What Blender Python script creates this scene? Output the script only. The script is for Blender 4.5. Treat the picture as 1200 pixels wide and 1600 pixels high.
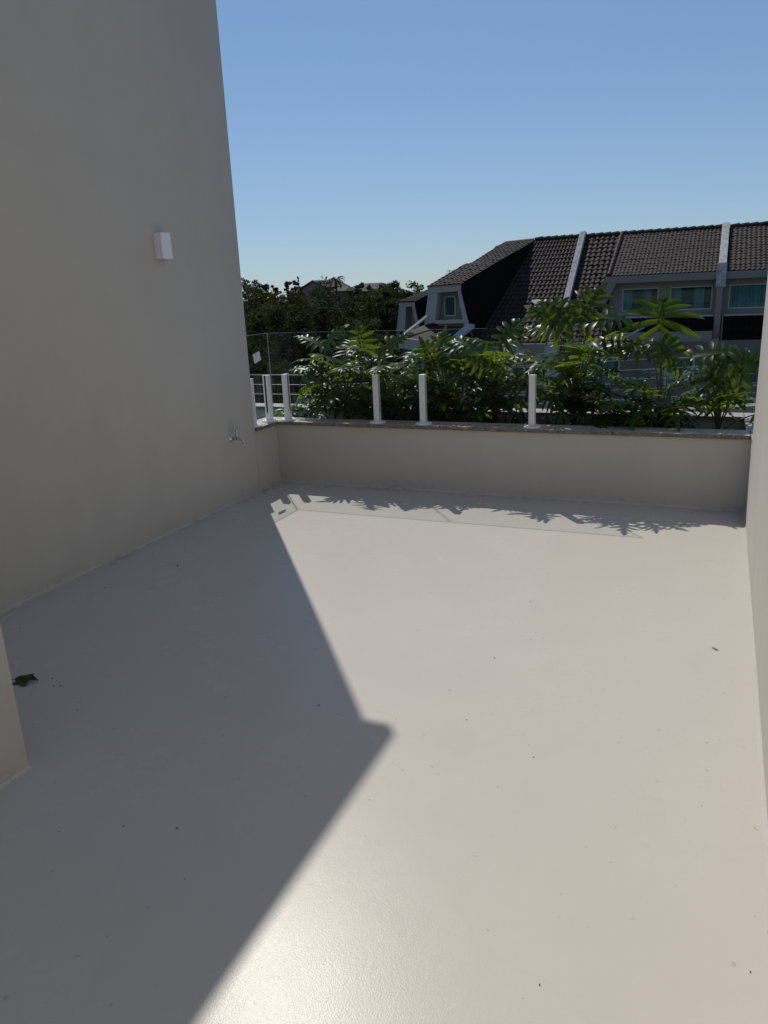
import bpy, math, random
import numpy as np
from mathutils import Vector, Matrix

# ------------------------------------------------------------------ clear
for o in list(bpy.data.objects):
    bpy.data.objects.remove(o, do_unlink=True)
scene = bpy.context.scene
COL = scene.collection

# ------------------------------------------------------------------ camera
PITCH, ROLL, YAW = (math.radians(a) for a in (16.226, -2.54, -23.87))
fw = Vector((math.sin(YAW)*math.cos(PITCH), math.cos(YAW)*math.cos(PITCH), -math.sin(PITCH)))
rt0 = Vector((math.cos(YAW), -math.sin(YAW), 0))
up0 = rt0.cross(fw)
rt = rt0*math.cos(ROLL) + up0*math.sin(ROLL)
up = -rt0*math.sin(ROLL) + up0*math.cos(ROLL)
cam_d = bpy.data.cameras.new('camera')
cam = bpy.data.objects.new('camera', cam_d)
COL.objects.link(cam)
cam_d.sensor_fit = 'VERTICAL'
cam_d.sensor_height = 36.0
cam_d.lens = 36.0*1195/1600
cam_d.clip_start = 0.02
cam_d.clip_end = 3000
m = Matrix((rt, up, -fw)).transposed().to_4x4()
m.translation = (3.456, -5.619, 1.58)
cam.matrix_world = m
scene.camera = cam

# ------------------------------------------------------------------ sky, sun, exposure
SUN = Vector((-0.395, 0.503, 0.768)).normalized()
world = bpy.data.worlds.new('World')
scene.world = world
world.use_nodes = True
wn = world.node_tree
bg = wn.nodes['Background']
sky = wn.nodes.new('ShaderNodeTexSky')
sky.sky_type = 'NISHITA'
sky.sun_disc = False
sky.sun_elevation = math.asin(SUN.z)
sky.sun_rotation = math.atan2(SUN.x, SUN.y)
sky.air_density = 1.0
sky.dust_density = 0.0
sky.ozone_density = 1.0
wb = wn.nodes.new('ShaderNodeMix')          # camera white balance towards blue, the same for the whole sky
wb.data_type = 'RGBA'
wb.blend_type = 'MULTIPLY'
wb.inputs[0].default_value = 1.0
wb.inputs[7].default_value = (0.845, 1.105, 1.46, 1)
tone = wn.nodes.new('ShaderNodeGamma')      # the phone camera's flat tone curve, again the same for the whole sky
tone.inputs['Gamma'].default_value = 0.6
wn.links.new(sky.outputs['Color'], tone.inputs['Color'])
wn.links.new(tone.outputs['Color'], wb.inputs[6])
wn.links.new(wb.outputs[2], bg.inputs['Color'])
bg.inputs['Strength'].default_value = 0.147
sun_d = bpy.data.lights.new('sun', 'SUN')
sun_d.energy = 3.5
sun_d.angle = math.radians(0.5)
sun_d.color = (1.0, 0.962, 0.90)
sun = bpy.data.objects.new('sun', sun_d)
COL.objects.link(sun)
sun.rotation_euler = SUN.to_track_quat('Z', 'Y').to_euler()
sun.location = (-6, 8, 12)
vs = scene.view_settings
vs.view_transform = 'Standard'
vs.look = 'None'
vs.gamma = 1.0
vs.exposure = -0.25
scene.render.engine = 'CYCLES'
scene.cycles.max_bounces = 10
scene.cycles.transparent_max_bounces = 16

# ------------------------------------------------------------------ helpers
R = random.Random(11)


def link(o, parent=None):
    COL.objects.link(o)
    if parent is not None:
        o.parent = parent
    return o


def tag(o, label=None, cat=None, group=None, kind=None):
    for k, v in (('label', label), ('category', cat), ('group', group), ('kind', kind)):
        if v:
            o[k] = v
    return o


def empty(name, loc=(0, 0, 0), rz=0.0, label=None, cat=None, group=None):
    o = bpy.data.objects.new(name, None)
    o.location = loc
    o.rotation_euler = (0, 0, rz)
    o.empty_display_size = 0.1
    COL.objects.link(o)
    return tag(o, label, cat, group)


class MB:
    """collects verts and faces of one mesh"""
    def __init__(s):
        s.v, s.f, s.mi = [], [], []

    def face(s, pts, mi=0):
        n = len(s.v)
        s.v += [tuple(p) for p in pts]
        s.f.append(tuple(range(n, n+len(pts))))
        s.mi.append(mi)

    def box(s, x0, x1, y0, y1, z0, z1, mi=0):
        n = len(s.v)
        s.v += [(x0, y0, z0), (x1, y0, z0), (x1, y1, z0), (x0, y1, z0),
                (x0, y0, z1), (x1, y0, z1), (x1, y1, z1), (x0, y1, z1)]
        for q in ((0, 3, 2, 1), (4, 5, 6, 7), (0, 1, 5, 4), (1, 2, 6, 5), (2, 3, 7, 6), (3, 0, 4, 7)):
            s.f.append(tuple(n+i for i in q))
            s.mi.append(mi)
        return s

    def prism(s, poly, off, mi=0):
        """poly: list of 3D points, extruded by vector off"""
        n = len(s.v)
        k = len(poly)
        off = Vector(off)
        s.v += [tuple(p) for p in poly]
        s.v += [tuple(Vector(p)+off) for p in poly]
        s.f.append(tuple(range(n+k-1, n-1, -1)))
        s.f.append(tuple(range(n+k, n+2*k)))
        s.mi += [mi, mi]
        for i in range(k):
            j = (i+1) % k
            s.f.append((n+i, n+j, n+k+j, n+k+i))
            s.mi.append(mi)
        return s

    def tube(s, pts, rad, seg=8, mi=0, caps=True):
        pts = [Vector(p) for p in pts]
        rr = rad if isinstance(rad, (list, tuple)) else [rad]*len(pts)
        n = len(s.v)
        ref = Vector((0.13, 0.31, 0.94))
        for i, p in enumerate(pts):
            d = (pts[min(i+1, len(pts)-1)] - pts[max(i-1, 0)]).normalized()
            a = d.cross(ref)
            if a.length < 1e-3:
                a = d.cross(Vector((1, 0, 0)))
            a.normalize()
            b = d.cross(a)
            for k in range(seg):
                t = 2*math.pi*k/seg
                s.v.append(tuple(p + (a*math.cos(t) + b*math.sin(t))*rr[i]))
        for i in range(len(pts)-1):
            for k in range(seg):
                k2 = (k+1) % seg
                s.f.append((n+i*seg+k, n+i*seg+k2, n+(i+1)*seg+k2, n+(i+1)*seg+k))
                s.mi.append(mi)
        if caps:
            s.f.append(tuple(n+k for k in range(seg-1, -1, -1)))
            e = n+(len(pts)-1)*seg
            s.f.append(tuple(e+k for k in range(seg)))
            s.mi += [mi, mi]
        return s

    def build(s, name, mats, parent=None, smooth=False, bevel=0.0, seg=2, autosmooth=None):
        me = bpy.data.meshes.new(name)
        me.from_pydata(s.v, [], s.f)
        for mt in (mats if isinstance(mats, (list, tuple)) else [mats]):
            me.materials.append(mt)
        me.polygons.foreach_set('material_index', s.mi)
        if smooth:
            me.polygons.foreach_set('use_smooth', [True]*len(me.polygons))
        me.update()
        o = bpy.data.objects.new(name, me)
        link(o, parent)
        if bevel:
            b = o.modifiers.new('bevel', 'BEVEL')
            b.width = bevel
            b.segments = seg
            b.limit_method = 'ANGLE'
        return o


# ------------------------------------------------------------------ materials
def mat(name, color, rough=0.6, spec=0.5, metal=0.0):
    mt = bpy.data.materials.new(name)
    mt.use_nodes = True
    p = mt.node_tree.nodes['Principled BSDF']
    p.inputs['Base Color'].default_value = (*color, 1)
    p.inputs['Roughness'].default_value = rough
    p.inputs['Metallic'].default_value = metal
    p.inputs['Specular IOR Level'].default_value = spec
    return mt


def nodes(mt):
    nt = mt.node_tree
    return nt, nt.nodes['Principled BSDF'], nt.nodes.new, nt.links.new


def coords(nt, scale=(1, 1, 1)):
    tc = nt.nodes.new('ShaderNodeTexCoord')
    mp = nt.nodes.new('ShaderNodeMapping')
    mp.inputs['Scale'].default_value = scale
    nt.links.new(tc.outputs['Object'], mp.inputs['Vector'])
    return mp.outputs['Vector']


def noise(nt, vec, scale, detail=4, rough=0.55):
    n = nt.nodes.new('ShaderNodeTexNoise')
    n.inputs['Scale'].default_value = scale
    n.inputs['Detail'].default_value = detail
    n.inputs['Roughness'].default_value = rough
    nt.links.new(vec, n.inputs['Vector'])
    return n.outputs['Fac']


def ramp(nt, fac, stops):
    r = nt.nodes.new('ShaderNodeValToRGB')
    el = r.color_ramp.elements
    while len(el) < len(stops):
        el.new(0.5)
    for e, (p, c) in zip(el, stops):
        e.position = p
        e.color = (*c, 1) if len(c) == 3 else c
    nt.links.new(fac, r.inputs['Fac'])
    return r.outputs['Color']


def mix(nt, fac, a, b, mode='MIX'):
    n = nt.nodes.new('ShaderNodeMix')
    n.data_type = 'RGBA'
    n.blend_type = mode
    for sock, v in ((n.inputs[0], fac), (n.inputs[6], a), (n.inputs[7], b)):
        if isinstance(v, (int, float)):
            sock.default_value = v
        elif isinstance(v, tuple):
            sock.default_value = (*v, 1)
        else:
            nt.links.new(v, sock)
    return n.outputs[2]


def bump(nt, p, height, strength, dist, prev=None):
    b = nt.nodes.new('ShaderNodeBump')
    b.inputs['Strength'].default_value = strength
    b.inputs['Distance'].default_value = dist
    nt.links.new(height, b.inputs['Height'])
    if prev is not None:
        nt.links.new(prev, b.inputs['Normal'])
    nt.links.new(b.outputs['Normal'], p.inputs['Normal'])
    return b.outputs['Normal']


def varied(name, c0, c1, scale, rough=0.7, bscale=None, bstr=0.2, bdist=0.002, spec=0.4, detail=5):
    mt = mat(name, c0, rough, spec)
    nt, p, N, L = nodes(mt)
    v = coords(nt)
    L(ramp(nt, noise(nt, v, scale, detail), [(0.3, c0), (0.7, c1)]), p.inputs['Base Color'])
    if bscale:
        bump(nt, p, noise(nt, v, bscale, 4), bstr, bdist)
    return mt


M = {}
# polyurethane deck coating: pale warm grey, orange-peel gloss, faint stains
mt = mat('deck_coating', (0.5, 0.45, 0.4), 0.27, 0.115)
nt, p, N, L = nodes(mt)
v = coords(nt)
big = ramp(nt, noise(nt, v, 0.55, 5), [(0.3, (0.56, 0.515, 0.46)), (0.72, (0.59, 0.545, 0.487))])
fine = ramp(nt, noise(nt, v, 4.0, 7, 0.65), [(0.35, (0.985, 0.985, 0.985)), (0.6, (1, 1, 1))])
stain = ramp(nt, noise(nt, coords(nt, (1.3, 0.7, 1)), 1.6, 8, 0.7), [(0.58, (1, 1, 1)), (0.78, (0.955, 0.95, 0.945))])
spk = ramp(nt, noise(nt, v, 38, 2, 0.4), [(0.73, (1, 1, 1)), (0.78, (0.8, 0.78, 0.75))])
c = mix(nt, 1.0, big, fine, 'MULTIPLY')
c = mix(nt, 1.0, c, stain, 'MULTIPLY')
c = mix(nt, 1.0, c, spk, 'MULTIPLY')
def edge_mask(axis, at0, at1):
    sx = N('ShaderNodeSeparateXYZ'); L(v, sx.inputs[0])
    mr = N('ShaderNodeMapRange'); mr.interpolation_type = 'SMOOTHSTEP'
    mr.inputs[1].default_value = at0; mr.inputs[2].default_value = at1
    L(sx.outputs[axis], mr.inputs[0])
    return mr.outputs[0]


em = N('ShaderNodeMath'); em.operation = 'MAXIMUM'
L(edge_mask(1, -0.16, 0.0), em.inputs[0]); L(edge_mask(0, 0.14, 0.0), em.inputs[1])
gn = N('ShaderNodeMath'); gn.operation = 'MULTIPLY'
L(em.outputs[0], gn.inputs[0])
L(ramp(nt, noise(nt, v, 11, 7, 0.7), [(0.42, (0, 0, 0)), (0.68, (1, 1, 1))]), gn.inputs[1])
pt = N('ShaderNodeMath'); pt.operation = 'MULTIPLY'
L(gn.outputs[0], pt.inputs[0])
L(ramp(nt, noise(nt, v, 1.6, 3), [(0.45, (0.1, 0.1, 0.1)), (0.62, (1, 1, 1))]), pt.inputs[1])
c = mix(nt, pt.outputs[0], c, (0.30, 0.27, 0.23))
wv = N('ShaderNodeTexNoise'); wv.inputs['Scale'].default_value = 0.9; wv.inputs['Detail'].default_value = 3; wv.inputs['Distortion'].default_value = 1.2
L(v, wv.inputs['Vector'])
ringm = ramp(nt, wv.outputs['Fac'], [(0.0, (1, 1, 1)), (0.505, (1, 1, 1)), (0.515, (0.988, 0.987, 0.985)), (0.53, (1, 1, 1)), (1.0, (1, 1, 1))])
c = mix(nt, 1.0, c, ringm, 'MULTIPLY')
L(c, p.inputs['Base Color'])
L(ramp(nt, noise(nt, v, 2.2, 6, 0.6), [(0.3, (0.245,)*3), (0.7, (0.285,)*3)]), p.inputs['Roughness'])
n1 = bump(nt, p, noise(nt, v, 260, 2, 0.5), 0.34, 0.0011)
bump(nt, p, noise(nt, v, 9, 3, 0.5), 0.05, 0.01, n1)
M['deck'] = mt

# painted render on the house walls
mt = mat('wall_paint', (0.45, 0.42, 0.38), 0.8, 0.25)
nt, p, N, L = nodes(mt)
v = coords(nt)
base = ramp(nt, noise(nt, v, 0.8, 5), [(0.3, (0.575, 0.538, 0.478)), (0.7, (0.60, 0.563, 0.503))])
streak = ramp(nt, noise(nt, coords(nt, (3, 3, 0.35)), 2.0, 6, 0.6), [(0.35, (0.98, 0.978, 0.975)), (0.65, (1, 1, 1))])
wc = mix(nt, 1.0, base, streak, 'MULTIPLY')
blot = ramp(nt, noise(nt, v, 2.6, 8, 0.65), [(0.35, (0.965, 0.962, 0.958)), (0.6, (1, 1, 1))])
wc = mix(nt, 1.0, wc, blot, 'MULTIPLY')
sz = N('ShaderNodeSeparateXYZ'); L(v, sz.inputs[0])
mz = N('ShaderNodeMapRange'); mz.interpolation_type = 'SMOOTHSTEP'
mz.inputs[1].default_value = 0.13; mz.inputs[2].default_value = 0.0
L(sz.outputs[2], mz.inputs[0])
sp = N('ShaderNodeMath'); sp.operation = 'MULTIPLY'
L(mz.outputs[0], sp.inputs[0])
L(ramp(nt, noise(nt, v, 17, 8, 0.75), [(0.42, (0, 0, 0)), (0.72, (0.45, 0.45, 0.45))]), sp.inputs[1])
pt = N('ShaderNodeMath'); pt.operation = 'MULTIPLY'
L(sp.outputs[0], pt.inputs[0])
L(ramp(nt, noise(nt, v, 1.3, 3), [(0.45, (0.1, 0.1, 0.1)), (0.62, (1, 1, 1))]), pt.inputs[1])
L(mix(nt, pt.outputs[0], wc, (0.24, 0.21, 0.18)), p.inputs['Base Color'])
n1 = bump(nt, p, noise(nt, v, 130, 3, 0.6), 0.25, 0.0015)
bump(nt, p, noise(nt, v, 5, 5, 0.55), 0.22, 0.008, n1)
M['wall'] = mt

M['sealant'] = varied('sealant', (0.5, 0.46, 0.42), (0.62, 0.58, 0.53), 14, 0.5, 60, 0.6, 0.004)

# granite coping
mt = mat('granite', (0.4, 0.37, 0.33), 0.65, 0.3)
nt, p, N, L = nodes(mt)
v = coords(nt)
vo = nt.nodes.new('ShaderNodeTexVoronoi')
vo.inputs['Scale'].default_value = 160
L(v, vo.inputs['Vector'])
L(mix(nt, 0.55, ramp(nt, noise(nt, v, 90, 5, 0.7), [(0.35, (0.17, 0.145, 0.125)), (0.5, (0.42, 0.39, 0.35)), (0.68, (0.62, 0.60, 0.56))]),
      vo.outputs['Color'], 'SOFT_LIGHT'), p.inputs['Base Color'])
bump(nt, p, noise(nt, v, 80, 4), 0.2, 0.002)
M['granite'] = mt
mt = mat('granite_edge', (0.2, 0.16, 0.12), 0.85, 0.3)
nt, p, N, L = nodes(mt)
v = coords(nt)
L(ramp(nt, noise(nt, v, 70, 6, 0.75), [(0.35, (0.10, 0.075, 0.055)), (0.55, (0.27, 0.22, 0.17)), (0.7, (0.42, 0.36, 0.29))]), p.inputs['Base Color'])
bump(nt, p, noise(nt, v, 90, 5, 0.7), 0.9, 0.006)
M['granite_edge'] = mt

M['white_metal'] = varied('white_metal', (0.80, 0.81, 0.80), (0.85, 0.86, 0.85), 12, 0.4, 60, 0.05, 0.001)
M['steel'] = mat('steel', (0.55, 0.55, 0.54), 0.3, 0.5, 1.0)
M['chrome'] = mat('chrome', (0.62, 0.62, 0.61), 0.16, 0.5, 1.0)
M['rubber'] = mat('rubber', (0.02, 0.02, 0.02), 0.7)
M['lamp_white'] = mat('lamp_white', (0.92, 0.91, 0.94), 0.4, 0.5)
M['lamp_glass'] = mat('lamp_glass', (0.6, 0.6, 0.58), 0.25, 0.5)
M['sticker'] = varied('sticker', (0.72, 0.78, 0.74), (0.80, 0.84, 0.80), 30, 0.5)
M['soil'] = varied('soil', (0.012, 0.009, 0.007), (0.04, 0.03, 0.022), 22, 0.95, 60, 1.0, 0.02, 0.15)
M['cord'] = mat('wire', (0.62, 0.62, 0.60), 0.35, 0.5, 0.8)


def glass_mat(name, tint, f0=0.045):
    mt = bpy.data.materials.new(name)
    mt.use_nodes = True
    nt = mt.node_tree
    nt.nodes.clear()
    N, L = nt.nodes.new, nt.links.new
    out = N('ShaderNodeOutputMaterial')
    tr = N('ShaderNodeBsdfTransparent')
    tr.inputs['Color'].default_value = (*tint, 1)
    gl = N('ShaderNodeBsdfGlossy')
    gl.inputs['Roughness'].default_value = 0.01
    lw = N('ShaderNodeLayerWeight')
    lw.inputs['Blend'].default_value = 0.5
    pw = N('ShaderNodeMath'); pw.operation = 'POWER'; pw.inputs[1].default_value = 5.0
    ml = N('ShaderNodeMath'); ml.operation = 'MULTIPLY_ADD'
    ml.inputs[1].default_value = 1-f0; ml.inputs[2].default_value = f0
    ms = N('ShaderNodeMixShader')
    L(lw.outputs['Facing'], pw.inputs[0])
    L(pw.outputs[0], ml.inputs[0])
    L(ml.outputs[0], ms.inputs[0])
    L(tr.outputs[0], ms.inputs[1])
    L(gl.outputs[0], ms.inputs[2])
    L(ms.outputs[0], out.inputs['Surface'])
    return mt


M['glass'] = glass_mat('glass', (0.955, 0.975, 0.965), 0.012)
M['glass_edge'] = glass_mat('glass_edge', (0.25, 0.36, 0.31), 0.22)
M['window_glass'] = glass_mat('window_glass', (0.42, 0.72, 0.72), 0.04)


def leaf_mat(name, c0, c1, trans, mixf=0.4, rough=0.28, spec=0.5, scale=3.0):
    mt = mat(name, c0, rough, spec)
    nt, p, N, L = nodes(mt)
    oi = N('ShaderNodeObjectInfo')
    v = coords(nt)
    f = noise(nt, v, scale, 3)
    ad = N('ShaderNodeMath'); ad.operation = 'ADD'
    mu = N('ShaderNodeMath'); mu.operation = 'MULTIPLY_ADD'
    L(oi.outputs['Random'], mu.inputs[0]); mu.inputs[1].default_value = 0.5; mu.inputs[2].default_value = -0.25
    L(f, ad.inputs[0]); L(mu.outputs[0], ad.inputs[1])
    colr = ramp(nt, ad.outputs[0], [(0.25, c0), (0.75, c1)])
    L(colr, p.inputs['Base Color'])
    tb = N('ShaderNodeBsdfTranslucent')
    tb.inputs['Color'].default_value = (*trans, 1)
    ms = N('ShaderNodeMixShader')
    ms.inputs[0].default_value = mixf
    out = nt.nodes['Material Output']
    L(p.outputs[0], ms.inputs[1]); L(tb.outputs[0], ms.inputs[2])
    L(ms.outputs[0], out.inputs['Surface'])
    return mt


M['leaf'] = leaf_mat('philodendron_leaf', (0.012, 0.032, 0.007), (0.030, 0.066, 0.011), (0.27, 0.37, 0.012), 0.36, 0.36, 0.25)
M['leaf_yellow'] = leaf_mat('yellowing_leaf', (0.16, 0.17, 0.02), (0.22, 0.20, 0.03), (0.40, 0.38, 0.03), 0.4, 0.35)
M['petiole'] = varied('petiole', (0.05, 0.08, 0.02), (0.09, 0.12, 0.035), 8, 0.4)
M['bark'] = varied('bark', (0.03, 0.024, 0.018), (0.075, 0.06, 0.045), 9, 0.9, 30, 0.8, 0.02)
M['pale_leaf'] = varied('pale_leaf', (0.36, 0.32, 0.25), (0.46, 0.41, 0.33), 60, 0.7)
M['dry_leaf'] = varied('dry_leaf', (0.035, 0.035, 0.018), (0.085, 0.085, 0.04), 30, 0.7)

# trees
for k, (a, b, t) in dict(olive=((0.028, 0.031, 0.010), (0.062, 0.062, 0.016), (0.09, 0.095, 0.02)),
                         dark=((0.014, 0.020, 0.008), (0.032, 0.040, 0.014), (0.045, 0.06, 0.012)),
                         mid=((0.025, 0.038, 0.012), (0.06, 0.075, 0.022), (0.08, 0.11, 0.02)),
                         grey=((0.05, 0.055, 0.035), (0.09, 0.095, 0.06), (0.10, 0.11, 0.05))).items():
    M['crown_'+k] = leaf_mat('crown_'+k, a, b, t, 0.25, 0.75, 0.08, 0.9)

# neighbouring houses
mt = mat('roof_tile', (0.09, 0.065, 0.05), 0.75, 0.3)
nt, p, N, L = nodes(mt)
v = coords(nt)
L(ramp(nt, noise(nt, v, 2.3, 8, 0.7), [(0.3, (0.020, 0.011, 0.008)), (0.5, (0.032, 0.018, 0.013)), (0.75, (0.050, 0.029, 0.021))]), p.inputs['Base Color'])
bump(nt, p, noise(nt, v, 25, 4), 0.3, 0.01)
M['tile'] = mt
M['tile_shade'] = varied('shaded_tile', (0.004, 0.0033, 0.003), (0.009, 0.007, 0.006), 3, 0.9, 12, 0.5, 0.02, 0.1)  # shade of the steep skirts and dormer cheek put into the tile colour
M['house_wall'] = varied('house_wall', (0.225, 0.20, 0.17), (0.265, 0.235, 0.20), 0.7, 0.85, 20, 0.1, 0.005)
M['house_trim'] = varied('house_trim', (0.37, 0.345, 0.31), (0.43, 0.40, 0.36), 1.3, 0.75)
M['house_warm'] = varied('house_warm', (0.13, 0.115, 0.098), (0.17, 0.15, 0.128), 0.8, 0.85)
mt = mat('weathered_cap', (0.6, 0.6, 0.58), 0.8)
nt, p, N, L = nodes(mt)
L(ramp(nt, noise(nt, coords(nt), 5, 8, 0.75), [(0.35, (0.22, 0.21, 0.19)), (0.55, (0.46, 0.45, 0.43)), (0.8, (0.55, 0.54, 0.52))]), p.inputs['Base Color'])
M['cap'] = mt
M['frame'] = mat('window_frame', (0.46, 0.46, 0.43), 0.5)
M['dark_glass'] = mat('dark_glass', (0.012, 0.014, 0.016), 0.15)
M['room'] = mat('dark_room', (0.05, 0.13, 0.13), 0.9)
M['curtain'] = varied('curtain', (0.22, 0.33, 0.32), (0.34, 0.44, 0.42), 2, 0.9)
M['pink_wall'] = varied('pink_wall', (0.24, 0.175, 0.16), (0.28, 0.205, 0.185), 0.6, 0.85)
M['red_roof'] = varied('far_roof', (0.05, 0.036, 0.032), (0.08, 0.055, 0.048), 1, 0.85)
M['ground'] = varied('ground', (0.06, 0.055, 0.045), (0.09, 0.085, 0.06), 0.2, 0.95)
M['boundary'] = varied('boundary_wall', (0.28, 0.28, 0.28), (0.33, 0.33, 0.325), 0.9, 0.85, 14, 0.2, 0.01)

# ------------------------------------------------------------------ setting: ground
g = MB()
g.face([(-1500, -1500, -6.2), (1500, -1500, -6.2), (1500, 1500, -6.2), (-1500, 1500, -6.2)])
tag(g.build('ground', M['ground']), kind='structure')

# ------------------------------------------------------------------ terrace floor


def fz(y):
    """slight fall of the deck towards the house"""
    t = max(0.0, -2.2-y)
    return -0.020*t*t/(t+0.9)  # slope added to move the sun glare on the floor


fl = MB()
ys = [0.05, -1.0, -2.0] + [-2.2-0.1*i for i in range(1, 69)]
for ya, yb in zip(ys[:-1], ys[1:]):
    n0 = len(fl.v)
    fl.v += [(-0.05, yb, fz(yb)), (3.75, yb, fz(yb)), (3.75, ya, fz(ya)), (-0.05, ya, fz(ya))]
    fl.f.append((n0, n0+1, n0+2, n0+3)); fl.mi.append(0)
fl.box(-0.05, 3.75, -9.0, 0.05, -0.6, -0.3)
floor = tag(fl.build('terrace_floor', M['deck'], smooth=False), kind='structure')


def bead(name, p0, p1, inward, wmin, wmax, h, seed, seg=160, parent=floor):
    """irregular coved coating bead where floor meets wall"""
    rr = random.Random(seed)
    p0, p1, n = Vector(p0), Vector(p1), Vector(inward)
    b = MB()
    w, hh = wmin, h
    rows = []
    for i in range(seg+1):
        t = i/seg
        w += (rr.uniform(wmin, wmax)-w)*0.35
        hh += (h*rr.uniform(0.5, 1.3)-hh)*0.35
        q = p0.lerp(p1, t)
        q.z += fz(q.y)
        rows.append([q+n*(-0.004)+Vector((0, 0, hh)), q+n*w*0.22+Vector((0, 0, hh*0.5)), q+n*w*0.55+Vector((0, 0, hh*0.14)), q+n*w+Vector((0, 0, 0.0005))])
    for i in range(seg):
        for k in range(3):
            b.face([rows[i][k], rows[i+1][k], rows[i+1][k+1], rows[i][k+1]])
    o = b.build(name, M['deck'], parent, smooth=False)
    return o


# ------------------------------------------------------------------ walls
w = MB()
w.prism([(0, -9.0, -0.3), (0, -0.345, -0.3), (0, -0.345, 4.515), (0, -9.0, 4.515)], (-0.35, 0, 0))
lw = empty('house_wall', (0, 0, 0), 0, 'tall grey rendered wall on the left carrying the white lamp and the tap', 'wall')
w.build('wall_face', M['wall'], lw, bevel=0.006)
c = MB()
c.box(-0.40, 0.075, -9.0, -0.30, 4.518, 4.61)
c.build('wall_cap', M['wall'], lw, bevel=0.01)

w = MB()
w.box(0.002, 1.27, -9.0, -3.945, -0.3, 4.5)
pil = tag(w.build('wall_pier', M['wall'], bevel=0.006), 'rendered wall pier cut off by the lower left edge beside the crumpled leaf', 'wall')

w = MB()
w.box(3.69, 3.95, -9.0, -0.16, -0.3, 5.2)
rw = tag(w.build('side_wall', M['wall'], bevel=0.006), 'sunlit rendered wall running along the right edge of the terrace', 'wall')

bead('sealant_bead', (3.69, -9, 0), (3.69, -0.002, 0), (-1, 0, 0), 0.006, 0.022, 0.012, 3, 420)
bead('sealant_bead', (0, -9, 0), (0, 0, 0), (1, 0, 0), 0.008, 0.03, 0.018, 4, 400)
bead('sealant_bead', (0, 0, 0), (3.69, 0, 0), (0, -1, 0), 0.01, 0.035, 0.02, 5, 180)
bead('sealant_bead', (1.27, -9, 0), (1.27, -3.945, 0), (1, 0, 0), 0.006, 0.022, 0.015, 6, 220)

# ------------------------------------------------------------------ planter with parapet
TOPZ = 0.535
pl = empty('planter', (1.8, 0.45, 0), 0, 'long rendered planter with granite coping across the far end of the terrace', 'planter')


def pbuild(mb, name, m_, **k):
    o = mb.build(name, m_, None, **k)
    o.parent = pl
    o.matrix_parent_inverse = Matrix.Translation((-1.8, -0.45, 0))
    return o


w = MB(); w.box(-0.16, 3.88, 0.0, 0.16, -0.3, 0.505)
pbuild(w, 'front_wall', M['wall'], bevel=0.004)
w = MB(); w.box(-0.18, 0.0, -0.343, -0.001, -0.3, 0.505)
pbuild(w, 'return_wall', M['wall'], bevel=0.004)
w = MB(); w.box(3.691, 3.88, -0.158, -0.001, -0.3, 0.505)
pbuild(w, 'return_wall', M['wall'], bevel=0.004)
w = MB(); w.box(-4.0, 3.88, 0.78, 0.92, -6.0, 0.505)
pbuild(w, 'back_wall', M['wall'])
w = MB(); w.box(3.72, 3.88, 0.161, 0.779, -0.3, 0.505)
pbuild(w, 'end_wall', M['wall'])


def coping(x0, x1, y0, y1, edges):
    """granite slab with rough dark edge; edges = unused sides"""
    b = MB()
    b.box(x0, x1, y0, y1, 0.507, TOPZ)
    b.mi = [1, 0, 1, 1, 1, 1]
    return pbuild(b, 'coping_slab', [M['granite'], M['granite_edge']], bevel=0.003)


xs = [-0.21, 0.92, 1.86, 2.79, 3.685]
for a, b in zip(xs[:-1], xs[1:]):
    coping(a+0.001, b-0.001, -0.022, 0.19, 0)
coping(-0.21, 0.022, -0.342, -0.0235, 0)
coping(3.688, 3.90, -0.158, 0.19, 0)
for a, b in zip([-4.0, -2.4, -0.9, 0.6, 2.1], [-2.4, -0.9, 0.6, 2.1, 3.66]):
    coping(a+0.001, b-0.001, 0.745, 0.945, 0)
coping(3.662, 3.90, 0.192, 0.945, 0)
# soil in the trough
s = MB()
nx, ny = 150, 16
rr = random.Random(5)
hs = np.array([[rr.gauss(0, 1) for _ in range(ny+1)] for _ in range(nx+1)])
for i in range(nx):
    for j in range(ny):
        q = []
        for di, dj in ((0, 0), (1, 0), (1, 1), (0, 1)):
            x = -4.0 + (3.72+4.0)*(i+di)/nx
            y = 0.155 + (0.785-0.155)*(j+dj)/ny
            q.append((x, y, 0.385 + 0.03*math.sin(x*3.1)*math.cos(y*7) + 0.016*hs[i+di][j+dj]))
        s.face(q)
tag(pbuild(s, 'soil', M['soil']), kind='stuff')
# bark chips and leaf litter on the soil
s = MB()
for i in range(900):
    x, y = rr.uniform(-0.5, 3.62), rr.uniform(0.2, 0.74)
    a, l, wd = rr.uniform(0, 6.28), rr.uniform(0.012, 0.04), rr.uniform(0.006, 0.014)
    z = 0.395+rr.uniform(0, 0.035)
    d = Vector((math.cos(a), math.sin(a), rr.uniform(-0.5, 0.5)))*l
    e = Vector((-math.sin(a), math.cos(a), rr.uniform(-0.6, 0.6)))*wd
    q = Vector((x, y, z))
    s.face([q-d, q+e, q+d, q-e])
tag(pbuild(s, 'leaf_litter', M['bark']), kind='stuff')

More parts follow.
